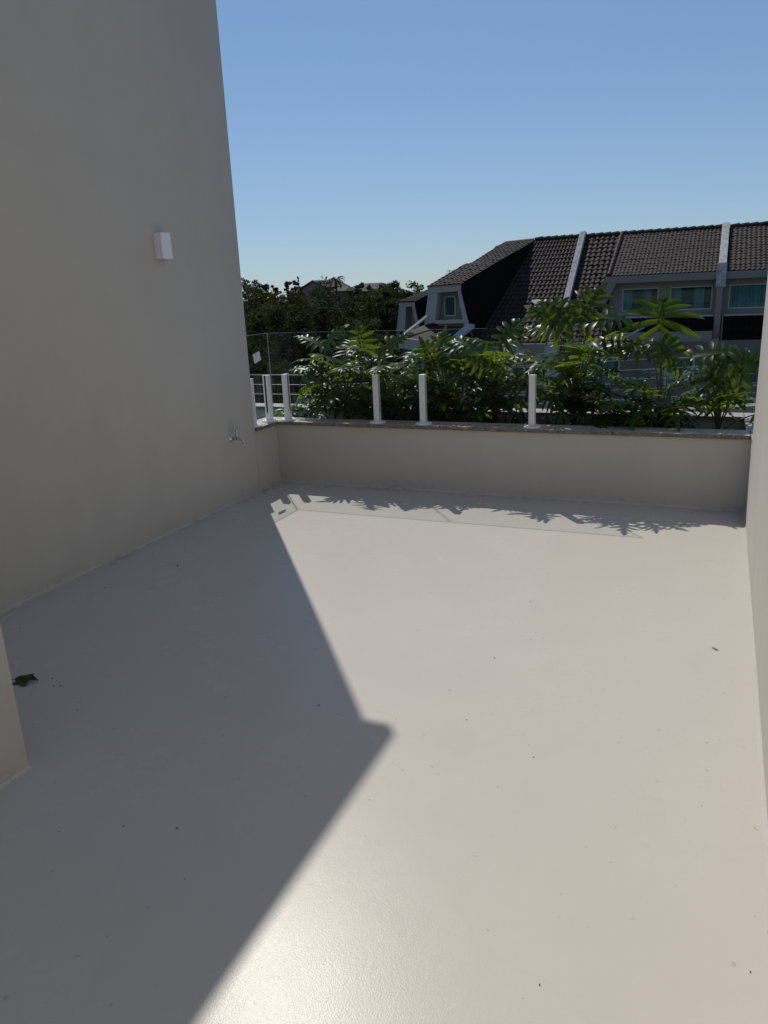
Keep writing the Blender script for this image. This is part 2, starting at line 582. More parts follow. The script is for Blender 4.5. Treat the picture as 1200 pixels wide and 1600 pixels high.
# old stems and withered leaves crowding the foot of the plants
s = MB()
for i in range(420):
    x, y = rr.uniform(0.1, 3.35), rr.uniform(0.24, 0.70)
    a, l, h_ = rr.uniform(0, 6.28), rr.uniform(0.05, 0.16), rr.uniform(0.02, 0.17)
    p0 = Vector((x, y, 0.385))
    d = Vector((math.cos(a), math.sin(a)*0.6, 0))*l
    wd = Vector((-math.sin(a), math.cos(a), 0.3))*rr.uniform(0.003, 0.011)
    p1 = p0 + d*0.5 + Vector((0, 0, h_))
    p2 = p0 + d + Vector((0, 0, h_*rr.uniform(0.2, 0.8)))
    s.face([p0-wd*0.5, p0+wd*0.5, p1+wd, p1-wd])
    s.face([p1-wd, p1+wd, p2])
tag(pbuild(s, 'withered_stems', M['dry_leaf']), kind='stuff')

# ------------------------------------------------------------------ clamp posts and glass
GX, GY, GTOP = -0.055, 0.060, 1.268


def clamp_post(x, y, rz, label):
    t = empty('clamp_post', (x, y, TOPZ), rz, label, 'post', 'white clamp posts of the glass balustrade')
    hh = 0.392
    f = MB(); f.box(-0.023, 0.023, -0.029, -0.0075, 0.016, hh)
    f.build('front_plate', M['white_metal'], t, bevel=0.003)
    f = MB(); f.box(-0.023, 0.023, 0.0075, 0.022, 0.016, hh)
    f.build('back_plate', M['white_metal'], t, bevel=0.003)
    f = MB(); f.box(-0.0215, 0.0215, -0.0072, 0.0072, 0.016, 0.075)
    f.build('spacer', M['white_metal'], t)
    for s_ in (-1, 1):
        f = MB(); f.box(-0.0205, 0.0205, min(s_*0.0052, s_*0.0074), max(s_*0.0052, s_*0.0074), 0.08, hh-0.004)
        f.build('gasket', M['rubber'], t)
    f = MB()
    f.tube([(0, -0.005, 0.0), (0, -0.005, 0.010), (0, -0.005, 0.015), (0, -0.005, 0.0165)], [0.068, 0.068, 0.061, 0.034], 28)
    f.build('base_flange', M['white_metal'], t)
    for z in (0.045, 0.20, 0.33):
        f = MB(); f.tube([(0, -0.028, z), (0, -0.0315, z), (0, -0.033, z)], [0.007, 0.007, 0.0045], 12)
        f.build('bolt', M['white_metal'], t)
    for k in range(3):
        a = k*2.09+0.5
        f = MB(); f.tube([(0.052*math.cos(a), 0.052*math.sin(a)-0.005, 0.008), (0.052*math.cos(a), 0.052*math.sin(a)-0.005, 0.019)], 0.006, 8)
        f.build('screw', M['steel'], t)
    return t


clamp_post(GX, -0.285, math.pi/2, 'white clamp post half hidden behind the end of the tall left wall')
clamp_post(GX, -0.025, math.pi/2, 'leftmost fully visible white clamp post, turned sideways at the parapet corner')
clamp_post(0.085, GY, 0, 'white clamp post just right of the parapet corner beside the low bright leaf')
clamp_post(0.925, GY, 0, 'third visible white clamp post from the left, left one of the middle pair')
clamp_post(1.325, GY, 0, 'fourth visible white clamp post from the left, right one of the middle pair')
clamp_post(2.195, GY, 0, 'rightmost white clamp post, standing alone before the tall plants')


def glass_panel(p0, p1, z0, z1, label):
    a, b = Vector(p0), Vector(p1)
    d = (b-a).normalized()
    n = Vector((-d.y, d.x, 0))*0.005
    t = empty('glass_panel', ((a+b)/2).to_3d().to_tuple()[:2] + (TOPZ,), 0, label, 'glass panel', 'frameless glass balustrade panels')
    o_ = Vector(t.location)
    A, B = a.to_3d()-o_, b.to_3d()-o_
    A.z = B.z = 0
    n3 = n.to_3d() if len(n) == 2 else n
    lo, hi = Vector((0, 0, z0-TOPZ)), Vector((0, 0, z1-TOPZ))
    q = MB()
    P = [A-n3, B-n3, B+n3, A+n3]
    lo4 = [p_+lo for p_ in P]; hi4 = [p_+hi for p_ in P]
    q.face([lo4[0], lo4[1], hi4[1], hi4[0]], 0)
    q.face([lo4[2], lo4[3], hi4[3], hi4[2]], 0)
    q.face([lo4[1], lo4[2], hi4[2], hi4[1]], 1)
    q.face([lo4[3], lo4[0], hi4[0], hi4[3]], 1)
    q.face(hi4, 1)
    q.face(lo4[::-1], 1)
    q.build('pane', [M['glass'], M['glass_edge']], t)
    return t


gp = glass_panel((GX, -0.338, 0), (GX, GY-0.008, 0), 0.60, GTOP, 'narrow side glass panel with a white sticker next to the left wall')
st = MB()
st.box(GX+0.0055, GX+0.0062, -0.052, 0.052, -0.038, 0.038)
so = st.build('sticker', M['sticker'], gp)
so.location = Vector((0, -0.145, 1.085)) - gp.location
so.location.x = -gp.location.x
so.rotation_euler = (math.radians(12), 0, 0)
glass_panel((GX-0.004, GY, 0), (1.160, GY, 0), 0.60, GTOP, 'glass panel between the parapet corner and the joint at the middle pair of posts')
glass_panel((1.176, GY, 0), (2.44, GY, 0), 0.60, GTOP, 'right glass panel ending among the tall plants')

# ------------------------------------------------------------------ wall lamp
t = empty('wall_lamp', (0, -1.285, 1.915), 0, 'small white box lamp mounted high on the left wall', 'lamp')
b = MB()
D, W, H = 0.062, 0.05, 0.082
# open box shell: front, two sides, so that top and bottom glass sit inside
b.box(D-0.004, D, -W, W, -H, H)
b.box(0.001, D-0.0045, -W, -W+0.004, -H, H)
b.box(0.001, D-0.0045, W-0.004, W, -H, H)
b.build('housing', M['lamp_white'], t, bevel=0.0015)
for z in (-H+0.004, H-0.008):
    b = MB(); b.box(0.002, D-0.005, -W+0.0045, W-0.0045, z, z+0.004)
    b.build('lens', M['lamp_glass'], t)
b = MB(); b.box(0.0005, 0.004, -W+0.006, W-0.006, -H+0.01, H-0.01)
b.build('wall_plate', M['steel'], t)

# ------------------------------------------------------------------ tap
t = empty('wall_tap', (0, -0.70, 0.515), 0, 'small chrome garden tap on the left wall near the parapet', 'tap')
b = MB(); b.tube([(0, 0, 0), (0.006, 0, 0), (0.014, 0, 0), (0.018, 0, 0)], [0.026, 0.026, 0.018, 0.011], 20)
b.build('wall_flange', M['chrome'], t, smooth=False)
b = MB()
b.tube([(0.012, 0, 0), (0.045, 0, 0.0), (0.075, 0, 0.0), (0.095, 0, -0.004), (0.112, 0, -0.016), (0.120, 0, -0.030)],
       [0.0105, 0.0125, 0.0135, 0.0105, 0.0095, 0.010], 14)
b.build('spout', M['chrome'], t, smooth=True)
b = MB(); b.tube([(0.120, 0, -0.028), (0.121, 0, -0.040)], 0.0125, 14)
b.build('outlet_ring', M['chrome'], t)
b = MB(); b.tube([(0.062, 0, 0.008), (0.062, 0, 0.026), (0.062, 0, 0.05), (0.062, 0, 0.085)], [0.0145, 0.0115, 0.0085, 0.0075], 12)
b.build('stem', M['chrome'], t, smooth=True)
b = MB(); b.tube([(0.062, -0.034, 0.088), (0.062, -0.02, 0.09), (0.062, 0.02, 0.09), (0.062, 0.034, 0.088)], [0.006, 0.0075, 0.0075, 0.006], 10)
b.tube([(0.034, 0, 0.089), (0.090, 0, 0.089)], [0.0065, 0.0065], 10)
b.build('handle', M['chrome'], t, smooth=True)

# ------------------------------------------------------------------ fallen leaves and specks on the floor


def crumpled_leaf(name, loc, size, seed, label, rz):
    rr = random.Random(seed)
    t = MB()
    nA, nR = 22, 5
    ring = []
    for a in range(nA):
        th = 2*math.pi*a/nA
        lob = 1.0 + 0.35*math.cos(5*th) + rr.uniform(-0.12, 0.12)
        row = []
        for k in range(1, nR+1):
            q = k/nR
            r_ = size*lob*q
            z = size*(0.22 + 0.42*abs(math.sin(th*2.5+seed))*q**1.6 + rr.uniform(-0.10, 0.10)*q) * (0.5+0.5*math.cos(th-0.7))
            row.append(Vector((r_*math.cos(th)*1.15, r_*math.sin(th)*0.75, max(0.002, z))))
        ring.append(row)
    for a in range(nA):
        a2 = (a+1) % nA
        t.face([Vector((0, 0, size*0.2)), ring[a][0], ring[a2][0]])
        for k in range(nR-1):
            t.face([ring[a][k], ring[a][k+1], ring[a2][k+1], ring[a2][k]])
    e = empty(name, loc, rz, label, 'leaf')
    t.build('blade', M['dry_leaf'], e)
    s_ = MB(); s_.tube([(0, 0, size*0.2), (-size*0.8, size*0.1, 0.012), (-size*1.5, size*0.25, 0.004)], [0.0022, 0.0018, 0.0012], 6)
    s_.build('stalk', M['dry_leaf'], e)
    return e


crumpled_leaf('dry_leaf', (0.745, -3.485, fz(-3.485)+0.001), 0.046, 3, 'dark crumpled dry leaf lying near the lower left wall pier', 0.3)
b = MB()
b.tube([(-0.018, 0.010, 0.006), (-0.009, 0.012, 0.010), (-0.002, 0.002, 0.009), (0.008, -0.010, 0.007), (0.019, -0.010, 0.004)],
       [0.002, 0.0055, 0.006, 0.005, 0.001], 8)
o = b.build('curled_leaf', M['pale_leaf'], smooth=True)
o.location = (3.53, -2.26, fz(-2.26)+0.0005)
o.scale = (0.8, 0.8, 0.5)
tag(o, 'small curled dry scrap on the sunlit floor near the right wall', 'leaf')

rr = random.Random(77)
b = MB()
spots = [(0.48, -2.07, 9), (2.08, -3.24, 4), (0.30, -2.50, 5), (0.26, -3.07, 4), (0.22, -3.10, 3), (3.17, -4.18, 3), (3.63, -3.97, 3), (1.99, -4.03, 4),
         (1.82, -4.08, 3), (2.64, -2.64, 4), (2.22, -2.48, 3), (2.67, -3.15, 3), (2.96, -3.30, 3), (2.51, -3.70, 2), (1.15, -3.59, 3), (1.06, -3.73, 3),
         (2.65, -1.98, 4), (1.64, -4.17, 3), (0.93, -3.46, 5), (0.90, -3.47, 4), (0.86, -3.56, 3), (0.84, -3.42, 4)]
for i in range(30):
    spots.append((rr.uniform(0.1, 3.6), rr.uniform(-4.6, -0.1), rr.choice((1, 1, 1, 1.5, 2))))
for i in range(12):
    spots.append((rr.uniform(0.1, 3.5), rr.uniform(-0.16, -0.02), rr.choice((2, 3, 4, 6))))
for x, y, s_ in spots:
    s_ *= 0.0008
    a = rr.uniform(0, 6.28)
    pts = [(x+s_*rr.uniform(.6, 1.3)*math.cos(a+k*1.57)*(1.3 if k % 2 else 0.7), y+s_*rr.uniform(.6, 1.3)*math.sin(a+k*1.57)*(1.3 if k % 2 else .7), fz(y)+0.0008) for k in range(4)]
    b.prism(pts, (0, 0, s_*0.6))
tag(b.build('floor_debris', M['bark']), 'tiny dark specks of soil and leaf scattered over the terrace floor', 'debris', kind='stuff')

# ------------------------------------------------------------------ philodendrons


def leaf_blade(mb, base, adir, nrm, L, rr, lobes=7, lw=0.026, ll=0.16, droop=0.9, mi=0, fold=0.25):
    """pinnately lobed blade: arching midrib web with long finger lobes"""
    a = adir.normalized()
    n = (nrm - a*nrm.dot(a)).normalized()
    b = a.cross(n).normalized()
    segs = 9
    pts, dirs, nors = [], [], []
    p_ = base.copy()
    ang = 0.0
    for i in range(segs+1):
        d = a*math.cos(ang) - n*math.sin(ang)
        nn = a*math.sin(ang) + n*math.cos(ang)
        pts.append(p_.copy()); dirs.append(d); nors.append(nn)
        p_ = p_ + d*(L/segs)
        ang += droop/segs
    def at_(s):
        x = min(max(s, 0), 0.9999)*segs
        i = int(x); f = x-i
        return pts[i].lerp(pts[i+1], f), dirs[i].lerp(dirs[i+1], f).normalized(), nors[i].lerp(nors[i+1], f).normalized()
    # web strip: 3 verts across
    base_i = len(mb.v)
    for i in range(segs+1):
        s = i/segs
        wd = 0.034*(L/0.34)*(0.75+0.6*math.sin(math.pi*min(1, s*1.15)))*(1-0.55*s)
        for k in (-1, 0, 1):
            mb.v.append(tuple(pts[i] + b*(k*wd) + nors[i]*(abs(k)*wd*fold)))
    for i in range(segs):
        for k in range(2):
            mb.f.append((base_i+i*3+k, base_i+i*3+k+1, base_i+(i+1)*3+k+1, base_i+(i+1)*3+k)); mb.mi.append(mi)
    # lobes
    for side in (-1, 1):
        for j in range(lobes):
            s = 0.03 + 0.93*(j/(lobes-1))**0.92
            q, d, nn = at_(s)
            phi = math.radians(-38 + 98*s + rr.uniform(-7, 7))
            ld = (b*side*math.cos(phi) + d*math.sin(phi)).normalized()
            prof = 0.62 + 0.75*math.sin(math.pi*min(1, s*0.85+0.22)) - 0.45*s
            l_ = ll*prof*rr.uniform(0.85, 1.12)
            cross = ld.cross(nn).normalized()
            w_ = lw*rr.uniform(0.85, 1.15)*(1-0.25*s)
            bi = len(mb.v)
            curl = rr.uniform(0.2, 0.9)
            tw = rr.uniform(-0.35, 0.35)
            prof_w = (0.75, 1.0, 1.0, 0.72, 0.06)
            pp = q.copy() + ld*0.006
            bend = fold*0.9
            for k in range(5):
                dd = (ld*math.cos(bend) + nn*math.sin(bend))
                cc = (cross*math.cos(tw*k/4) + nn*math.sin(tw*k/4))
                hw = w_*prof_w[k]*0.5
                mb.v.append(tuple(pp + cc*hw)); mb.v.append(tuple(pp - nn*hw*0.25)); mb.v.append(tuple(pp - cc*hw))
                pp = pp + dd*(l_/4)
                bend -= (curl+fold)/3.2
            for k in range(4):
                for e in range(2):
                    mb.f.append((bi+k*3+e, bi+k*3+e+1, bi+(k+1)*3+e+1, bi+(k+1)*3+e)); mb.mi.append(mi)
    # terminal lobe
    q, d, nn = at_(0.99)
    bi = len(mb.v)
    for k, (ww, ss) in enumerate(((0.8, 0), (1, .35), (.7, .7), (.05, 1))):
        pp = q + d*(ss*ll*0.55) - nn*(0.02*ss)
        mb.v.append(tuple(pp + b*lw*0.55*ww)); mb.v.append(tuple(pp - b*lw*0.55*ww))
    for k in range(3):
        mb.f.append((bi+k*2, bi+k*2+1, bi+k*2+3, bi+k*2+2)); mb.mi.append(mi)


def make_leaf(parent, base, az, el, plen, L, rr, yellow=False, ll=0.16, lw=0.042, droop=0.9, pitch=None, lobes=7, tilt=0.0):
    """one leaf = curved petiole + lobed blade, in plant-local coordinates"""
    mb = MB()
    h = Vector((math.cos(az), math.sin(az), 0))
    p = Vector(base)
    pts = [p.copy()]
    e = el + 0.22
    for i in range(6):
        p = p + (h*math.cos(e) + Vector((0, 0, math.sin(e))))*(plen/6)
        pts.append(p.copy())
        e -= 0.09
    mb.tube(pts, [0.0085, 0.0075, 0.0068, 0.006, 0.0055, 0.005, 0.0048], 6, mi=1)
    be = pitch if pitch is not None else e - rr.uniform(0.15, 0.95)
    adir = h*math.cos(be) + Vector((0, 0, math.sin(be)))
    side = Vector((-h.y, h.x, 0))
    nrm = (-h*math.sin(be) + Vector((0, 0, math.cos(be)))) + side*(tilt if tilt else rr.uniform(-0.45, 0.45))
    leaf_blade(mb, p, adir, nrm, L, rr, lobes=lobes, ll=ll, lw=lw, droop=droop)
    return mb.build('leaf', [M['leaf_yellow'] if yellow else M['leaf'], M['petiole']], parent, smooth=True)


def plant(x, y, label, seed, n, hmin, hmax, L=(0.22, 0.34), ll=(0.11, 0.17), trunk=0.16, az_bias=None, heroes=(), yellow=0):
    rr = random.Random(seed)
    z0 = 0.37
    t = empty('philodendron', (x, y, z0), 0, label, 'plant', 'split-leaf philodendrons in the planter')
    mb = MB()
    lean = (rr.uniform(-0.05, 0.05), rr.uniform(-0.03, 0.03))
    mb.tube([(0, 0, -0.02), (lean[0]*.3, lean[1]*.3, trunk*0.35), (lean[0]*.7, lean[1]*.7, trunk*0.7), (lean[0], lean[1], trunk)], [0.03, 0.027, 0.024, 0.017], 9)
    mb.build('trunk', M['bark'], t, smooth=True)
    for i in range(n):
        f = (i+0.5)/n
        az = i*2.399963 + rr.uniform(-0.35, 0.35)
        if az_bias is not None and rr.random() < 0.5:
            az = az_bias + rr.uniform(-0.8, 0.8)
        # keep foliage mostly along the trough
        hgt = hmin + (hmax-hmin)*f**1.0
        el = math.radians(30 + 46*f + rr.uniform(-8, 8))
        pl_ = max(0.12, (hgt - trunk*0.8)/max(0.45, math.sin(el)))*rr.uniform(0.85, 1.05)
        pl_ = min(pl_, 0.85)
        if math.sin(az) < -0.2:
            pl_ *= 0.8
            el = max(el, math.radians(66))
        if abs(math.sin(az)) > 0.55:
            el = max(el, math.radians(58))
        make_leaf(t, (lean[0]*0.9, lean[1]*0.9, trunk*rr.uniform(0.6, 1.0)), az, el, pl_, rr.uniform(*L), rr, yellow=(i < yellow), ll=rr.uniform(*ll), lw=rr.uniform(0.024, 0.036), lobes=8, droop=rr.uniform(0.3, 1.0))
    for (bx, by, bz, ad, nr, L_, ll_, lw_, nl, dr) in heroes:
        mb = MB()
        b0 = Vector((lean[0], lean[1], trunk))
        b1 = Vector((bx-x, by-y, bz-z0))
        c_ = b0.lerp(b1, 0.55) + Vector(((b0.x-b1.x)*0.25, (b0.y-b1.y)*0.25, 0.05))
        pts = [b0*(1-k)**2 + c_*2*k*(1-k) + b1*k*k for k in (0, .17, .34, .5, .67, .84, 1)]
        mb.tube(pts, [0.0085, 0.0075, 0.0068, 0.006, 0.0055, 0.005, 0.0048], 6, mi=1)
        leaf_blade(mb, b1, Vector(ad), Vector(nr), L_, rr, lobes=nl, ll=ll_, lw=lw_, droop=dr)
        mb.build('leaf', [M['leaf'], M['petiole']], t, smooth=True)
    return t


plant(-0.10, 0.50, 'low philodendron with two bright leaves showing between the left pair of posts', 21, 6, 0.12, 0.26, L=(0.18, 0.26), trunk=0.05,
      heroes=((-0.06, 0.40, 0.60, (0.5, -0.35, 0.35), (0, -0.5, 0.8), 0.22, 0.12, 0.04, 6, 0.5), (0.10, 0.45, 0.58, (0.9, -0.1, 0.3), (0, -0.6, 0.8), 0.24, 0.12, 0.04, 6, 0.6)))
plant(0.42, 0.46, 'bushy philodendron behind the glass, leftmost tall one, with a V of leaves on top', 22, 42, 0.1, 0.74, trunk=0.2, yellow=1,
      heroes=((0.25, 0.45, 1.12, (-0.9, 0.0, 0.5), (0.1, -0.35, 0.95), 0.27, 0.10, 0.036, 7, 0.35),
              (0.28, 0.45, 1.12, (0.65, 0.1, 0.75), (-0.2, -0.7, 0.6), 0.24, 0.10, 0.036, 7, 0.3),
              (0.16, 0.38, 0.92, (-0.9, -0.1, 0.25), (0, -0.4, 0.9), 0.22, 0.09, 0.034, 7, 0.6)))
plant(0.86, 0.44, 'dense philodendron behind the left post of the middle pair', 23, 40, 0.1, 0.74, trunk=0.2,
      heroes=((0.80, 0.45, 1.06, (0.8, 0.0, 0.6), (0, -0.75, 0.6), 0.28, 0.12, 0.04, 7, 0.4), (0.66, 0.42, 1.08, (-0.2, -0.1, 0.9), (0, -0.9, 0.3), 0.22, 0.12, 0.036, 7, 0.5)))
plant(1.34, 0.48, 'dark spiky philodendron behind the right post of the middle pair, with yellowing lower leaves', 24, 36, 0.1, 0.66, trunk=0.22, yellow=3,
      heroes=((1.33, 0.46, 0.99, (0.05, 0.15, 1.0), (0, -1, 0.2), 0.22, 0.20, 0.034, 7, 0.4), (1.30, 0.42, 0.95, (-0.4, -0.1, 0.8), (0.1, -0.9, 0.4), 0.22, 0.17, 0.034, 7, 0.5),
              (1.40, 0.42, 0.95, (0.7, -0.1, 0.6), (0, -0.7, 0.6), 0.25, 0.15, 0.034, 7, 0.6)))
plant(1.80, 0.45, 'philodendron filling the gap between the middle pair of posts and the lone right post', 25, 39, 0.1, 0.76, trunk=0.24, yellow=1,
      heroes=((1.68, 0.42, 1.08, (-0.8, 0, 0.45), (0, -0.5, 0.8), 0.26, 0.13, 0.038, 7, 0.6), (1.84, 0.45, 1.12, (0.5, 0.1, 0.7), (0, -0.7, 0.6), 0.26, 0.14, 0.04, 7, 0.6),
              (1.80, 0.35, 0.95, (-0.2, -0.4, 0.3), (0, -0.8, 0.6), 0.26, 0.14, 0.044, 7, 0.9)))
plant(2.42, 0.46, 'tall philodendron with a big leafy head just right of the lone post', 26, 32, 0.12, 0.86, L=(0.26, 0.36), ll=(0.13, 0.18), trunk=0.34,
      heroes=((2.40, 0.45, 1.27, (-0.75, 0, 0.65), (0.1, -0.75, 0.6), 0.32, 0.17, 0.046, 8, 0.6), (2.47, 0.47, 1.29, (0.4, 0.1, 0.85), (-0.1, -0.9, 0.35), 0.26, 0.18, 0.046, 7, 0.5),
              (2.54, 0.45, 1.29, (0.95, 0, 0.2), (0, -0.45, 0.9), 0.32, 0.16, 0.044, 8, 0.8), (2.30, 0.40, 1.22, (-0.6, -0.2, 0.75), (0.2, -0.7, 0.6), 0.26, 0.15, 0.044, 7, 0.6),
              (2.62, 0.42, 1.08, (0.8, -0.1, 0.35), (0, -0.5, 0.8), 0.28, 0.13, 0.04, 7, 0.7)))
plant(2.76, 0.36, 'short dark philodendron low in front between the two tall ones', 27, 16, 0.1, 0.40, L=(0.2, 0.3), trunk=0.10)
plant(3.12, 0.45, 'open long-stemmed philodendron whose single big leaf stands against the neighbouring windows', 28, 14, 0.1, 0.56, L=(0.26, 0.36), ll=(0.14, 0.2), trunk=0.12,
      heroes=((3.035, 0.47, 1.225, (0.08, 0.25, 1.0), (0, -1, 0.25), 0.20, 0.27, 0.052, 6, 0.5),
              (3.28, 0.42, 1.02, (1.0, 0, 0.22), (0, -0.55, 0.85), 0.32, 0.16, 0.042, 7, 0.35),
              (3.06, 0.38, 1.12, (0.25, -0.3, -0.35), (0, -0.8, 0.6), 0.22, 0.14, 0.042, 7, 0.5),
              (3.00, 0.42, 1.06, (-0.9, 0, 0.15), (0, -0.5, 0.85), 0.28, 0.13, 0.040, 7, 0.6)))
plant(3.48, 0.50, 'small philodendron in the right corner leaning against the sunlit wall', 29, 8, 0.22, 0.52, L=(0.24, 0.32), ll=(0.13, 0.18), trunk=0.10,
      heroes=((3.46, 0.40, 0.98, (0.75, -0.1, 0.12), (0, -0.7, 0.65), 0.28, 0.17, 0.038, 7, 0.7), (3.40, 0.36, 0.88, (0.55, -0.15, -0.35), (0.1, -0.8, 0.5), 0.28, 0.17, 0.04, 7, 0.6),
              (3.52, 0.45, 0.86, (0.6, 0, 0.6), (0, -0.8, 0.5), 0.26, 0.16, 0.036, 7, 0.6)))

# ------------------------------------------------------------------ neighbouring terraced houses


def tiled(name, P00, P10, P01, P11, cw, rh, mt, parent, lift=0.05, amp=0.045):
    """roof slope covered with real curved tiles. P00 eave-left, P10 eave-right, P01 ridge-left, P11 ridge-right"""
    P00, P10, P01, P11 = map(Vector, (P00, P10, P01, P11))
    nrm = (P10-P00).cross(P01-P00).normalized()
    if nrm.z < 0:
        nrm = -nrm
    W = max((P10-P00).length, (P11-P01).length)
    Hh = ((P01-P00).length+(P11-P10).length)/2
    nc, nr = max(1, round(W/cw)), max(1, round(Hh/rh))
    mb = MB()
    def pt(u, v):
        return P00.lerp(P10, u).lerp(P01.lerp(P11, u), v)
    rr = random.Random(len(name)+nc*nr)
    prof = ((0.0, 0.15), (0.16, 0.85), (0.36, 1.0), (0.56, 0.8), (0.72, 0.1), (1.0, 0.0))
    for j in range(nr):
        for i in range(nc):
            dz = rr.uniform(-0.008, 0.008)
            k0 = len(mb.v)
            for v, lf in (((j-0.12)/nr, lift), ((j+1)/nr, 0.008)):
                v = max(-0.01, v)
                for a, h in prof:
                    mb.v.append(tuple(pt((i+a)/nc, v) + nrm*(lf+dz+amp*h)))
            for k in range(5):
                mb.f.append((k0+k, k0+k+1, k0+6+k+1, k0+6+k)); mb.mi.append(0)
            # butt end of the tile
            k1 = len(mb.v)
            v = max(-0.012, (j-0.12)/nr)
            for a, h in prof:
                mb.v.append(tuple(pt((i+a)/nc, v) + nrm*(lift+dz+amp*h-0.035)))
            for k in range(5):
                mb.f.append((k1+k, k1+k+1, k0+k+1, k0+k)); mb.mi.append(0)
    o = mb.build(name, mt, parent, smooth=False)
    return tag(o, kind='stuff')


def ridge(parent, x0, x1, y, z, n):
    for i in range(n):
        b = MB()
        a = x0+(x1-x0)*i/n; c = x0+(x1-x0)*(i+1.06)/n
        b.tube([(a, y, z+0.0), (c, y, z+0.035)], [0.11, 0.125], 8)
        b.build('ridge_tile', M['tile'], parent)


def window(parent, x0, x1, z0, z1, y, curtain=True, fw_=0.05, mull=0, seed=1):
    """window opening: frame bars, glass pane, curtain folds and a dark room behind"""
    rr = random.Random(seed)
    b = MB()
    b.box(x0, x1, y-0.05, y+0.04, z1-fw_, z1)
    b.box(x0, x1, y-0.05, y+0.04, z0, z0+fw_)
    b.box(x0, x0+fw_, y-0.049, y+0.04, z0+fw_+.001, z1-fw_-.001)
    b.box(x1-fw_, x1, y-0.049, y+0.04, z0+fw_+.001, z1-fw_-.001)
    for k in range(mull):
        xm = x0+(x1-x0)*(k+1)/(mull+1)
        b.box(xm-0.02, xm+0.02, y-0.03, y+0.03, z0+fw_+.001, z1-fw_-.001)
    f = b.build('window', M['frame'], parent)
    b = MB()
    b.face([(x0+fw_, y, z0+fw_), (x1-fw_, y, z0+fw_), (x1-fw_, y, z1-fw_), (x0+fw_, y, z1-fw_)])
    b.build('pane', M['window_glass'], f)
    if curtain:
        b = MB()
        n = int((x1-x0)/0.045)
        pts = []
        for i in range(n+1):
            pts.append((x0+(x1-x0)*i/n, y+0.16+0.03*math.sin(i*1.9+seed)+rr.uniform(-0.02, 0.02)))
        for i in range(n):
            if (i/n) % 0.55 < curtain*0.55:
                b.face([(*pts[i], z0), (*pts[i+1], z0), (*pts[i+1], z1), (*pts[i], z1)])
        b.build('curtain', M['curtain'], f)
    b = MB()
    b.box(x0-0.05, x1+0.05, y+0.25, y+0.9, z0-0.05, z1+0.05)
    b.build('room', M['room'], f)
    return f


def wall_with_openings(mb, x0, x1, z0, z1, y0, y1, ops):
    """wall slab split round openings (ops sorted by x: (xa, xb, za, zb))"""
    x = x0
    for xa, xb, za, zb in ops:
        mb.box(x, xa, y0, y1, z0, z1)
        mb.box(xa, xb, y0, y1, z0, za)
        mb.box(xa, xb, y0, y1, zb, z1)
        x = xb
    mb.box(x, x1, y0, y1, z0, z1)


RY, RZ = 34.4, 3.60
EY, EZ = 28.5, -0.92
GZ = -6.2

# --- middle house, between the two white party caps
hm = empty('terraced_house', (0.1, 31, GZ), 0, 'middle neighbouring house between the two white party caps, with long upper windows', 'house', 'terraced houses across the gap')


def H(parent):
    def add(mb, name, m_, **k):
        o = mb.build(name, m_, None, **k)
        o.parent = parent
        o.matrix_parent_inverse = Matrix.Translation(-parent.location)
        return o
    return add


def reparent(o, parent):
    o.parent = parent
    o.matrix_parent_inverse = Matrix.Translation(-parent.location)
    return o


A = H(hm)
rf = MB()
rf.prism([(-2.9, RY, RZ), (-2.9, EY, EZ), (-2.9, EY, EZ-0.15), (-2.9, RY, RZ-0.2)], (1.66, 0, 0))
rf.prism([(-1.238, RY, RZ), (-1.238, 30.3, 1.70), (-1.238, 30.3, 1.60), (-1.238, RY, RZ-0.25)], (4.37, 0, 0))
rfo = A(rf, 'roof', M['tile_shade'])
tiled('roof_tiles', (-2.9, EY, EZ), (-1.25, EY, EZ), (-2.9, RY, RZ), (-1.20, RY, RZ), 0.25, 0.33, M['tile'], rfo)
tiled('roof_tiles', (-1.25, 30.28, 1.70), (3.12, 30.28, 1.70), (-1.20, RY, RZ), (3.12, RY, RZ), 0.165, 0.26, M['tile'], rfo, 0.03, 0.03)
ridge(rfo, -2.9, 3.12, RY, RZ+0.02, 16)
b = MB()
for i in range(13):
    u0, u1 = i/13, (i+1.1)/13
    P = lambda u: (-1.24, RY+(30.3-RY)*u, RZ+(1.70-RZ)*u+0.06)
    b.tube([P(u1), P(u0)], [0.10, 0.085], 8)
b.build('verge_tiles', M['tile'], rfo)
# upper front frame (fascia, slanted left jamb)
b = MB()
b.prism([(-1.36, 30.2, 1.69), (3.12, 30.2, 1.69), (3.12, 30.2, 1.39), (-0.9, 30.2, 1.39), (-1.62, 30.2, -0.02), (-2.10, 30.2, -0.02)], (0, 0.55, 0))
A(b, 'front_frame', M['house_wall'])
b = MB()
wall_with_openings(b, -1.50, 3.12, -0.04, 1.385, 30.76, 30.96, [(-0.70, 0.82, 0.17, 1.15), (1.28, 2.98, 0.17, 1.15)])
A(b, 'wall', M['house_wall'])
reparent(window(None, -0.70, 0.82, 0.17, 1.15, 30.86, 0.45, seed=3), hm)
reparent(window(None, 1.28, 2.98, 0.17, 1.15, 30.86, 0.45, seed=4), hm)
b = MB()
b.box(-1.62, 3.10, 30.1, 30.75, -0.10, -0.025)
A(b, 'sill', M['house_trim'])
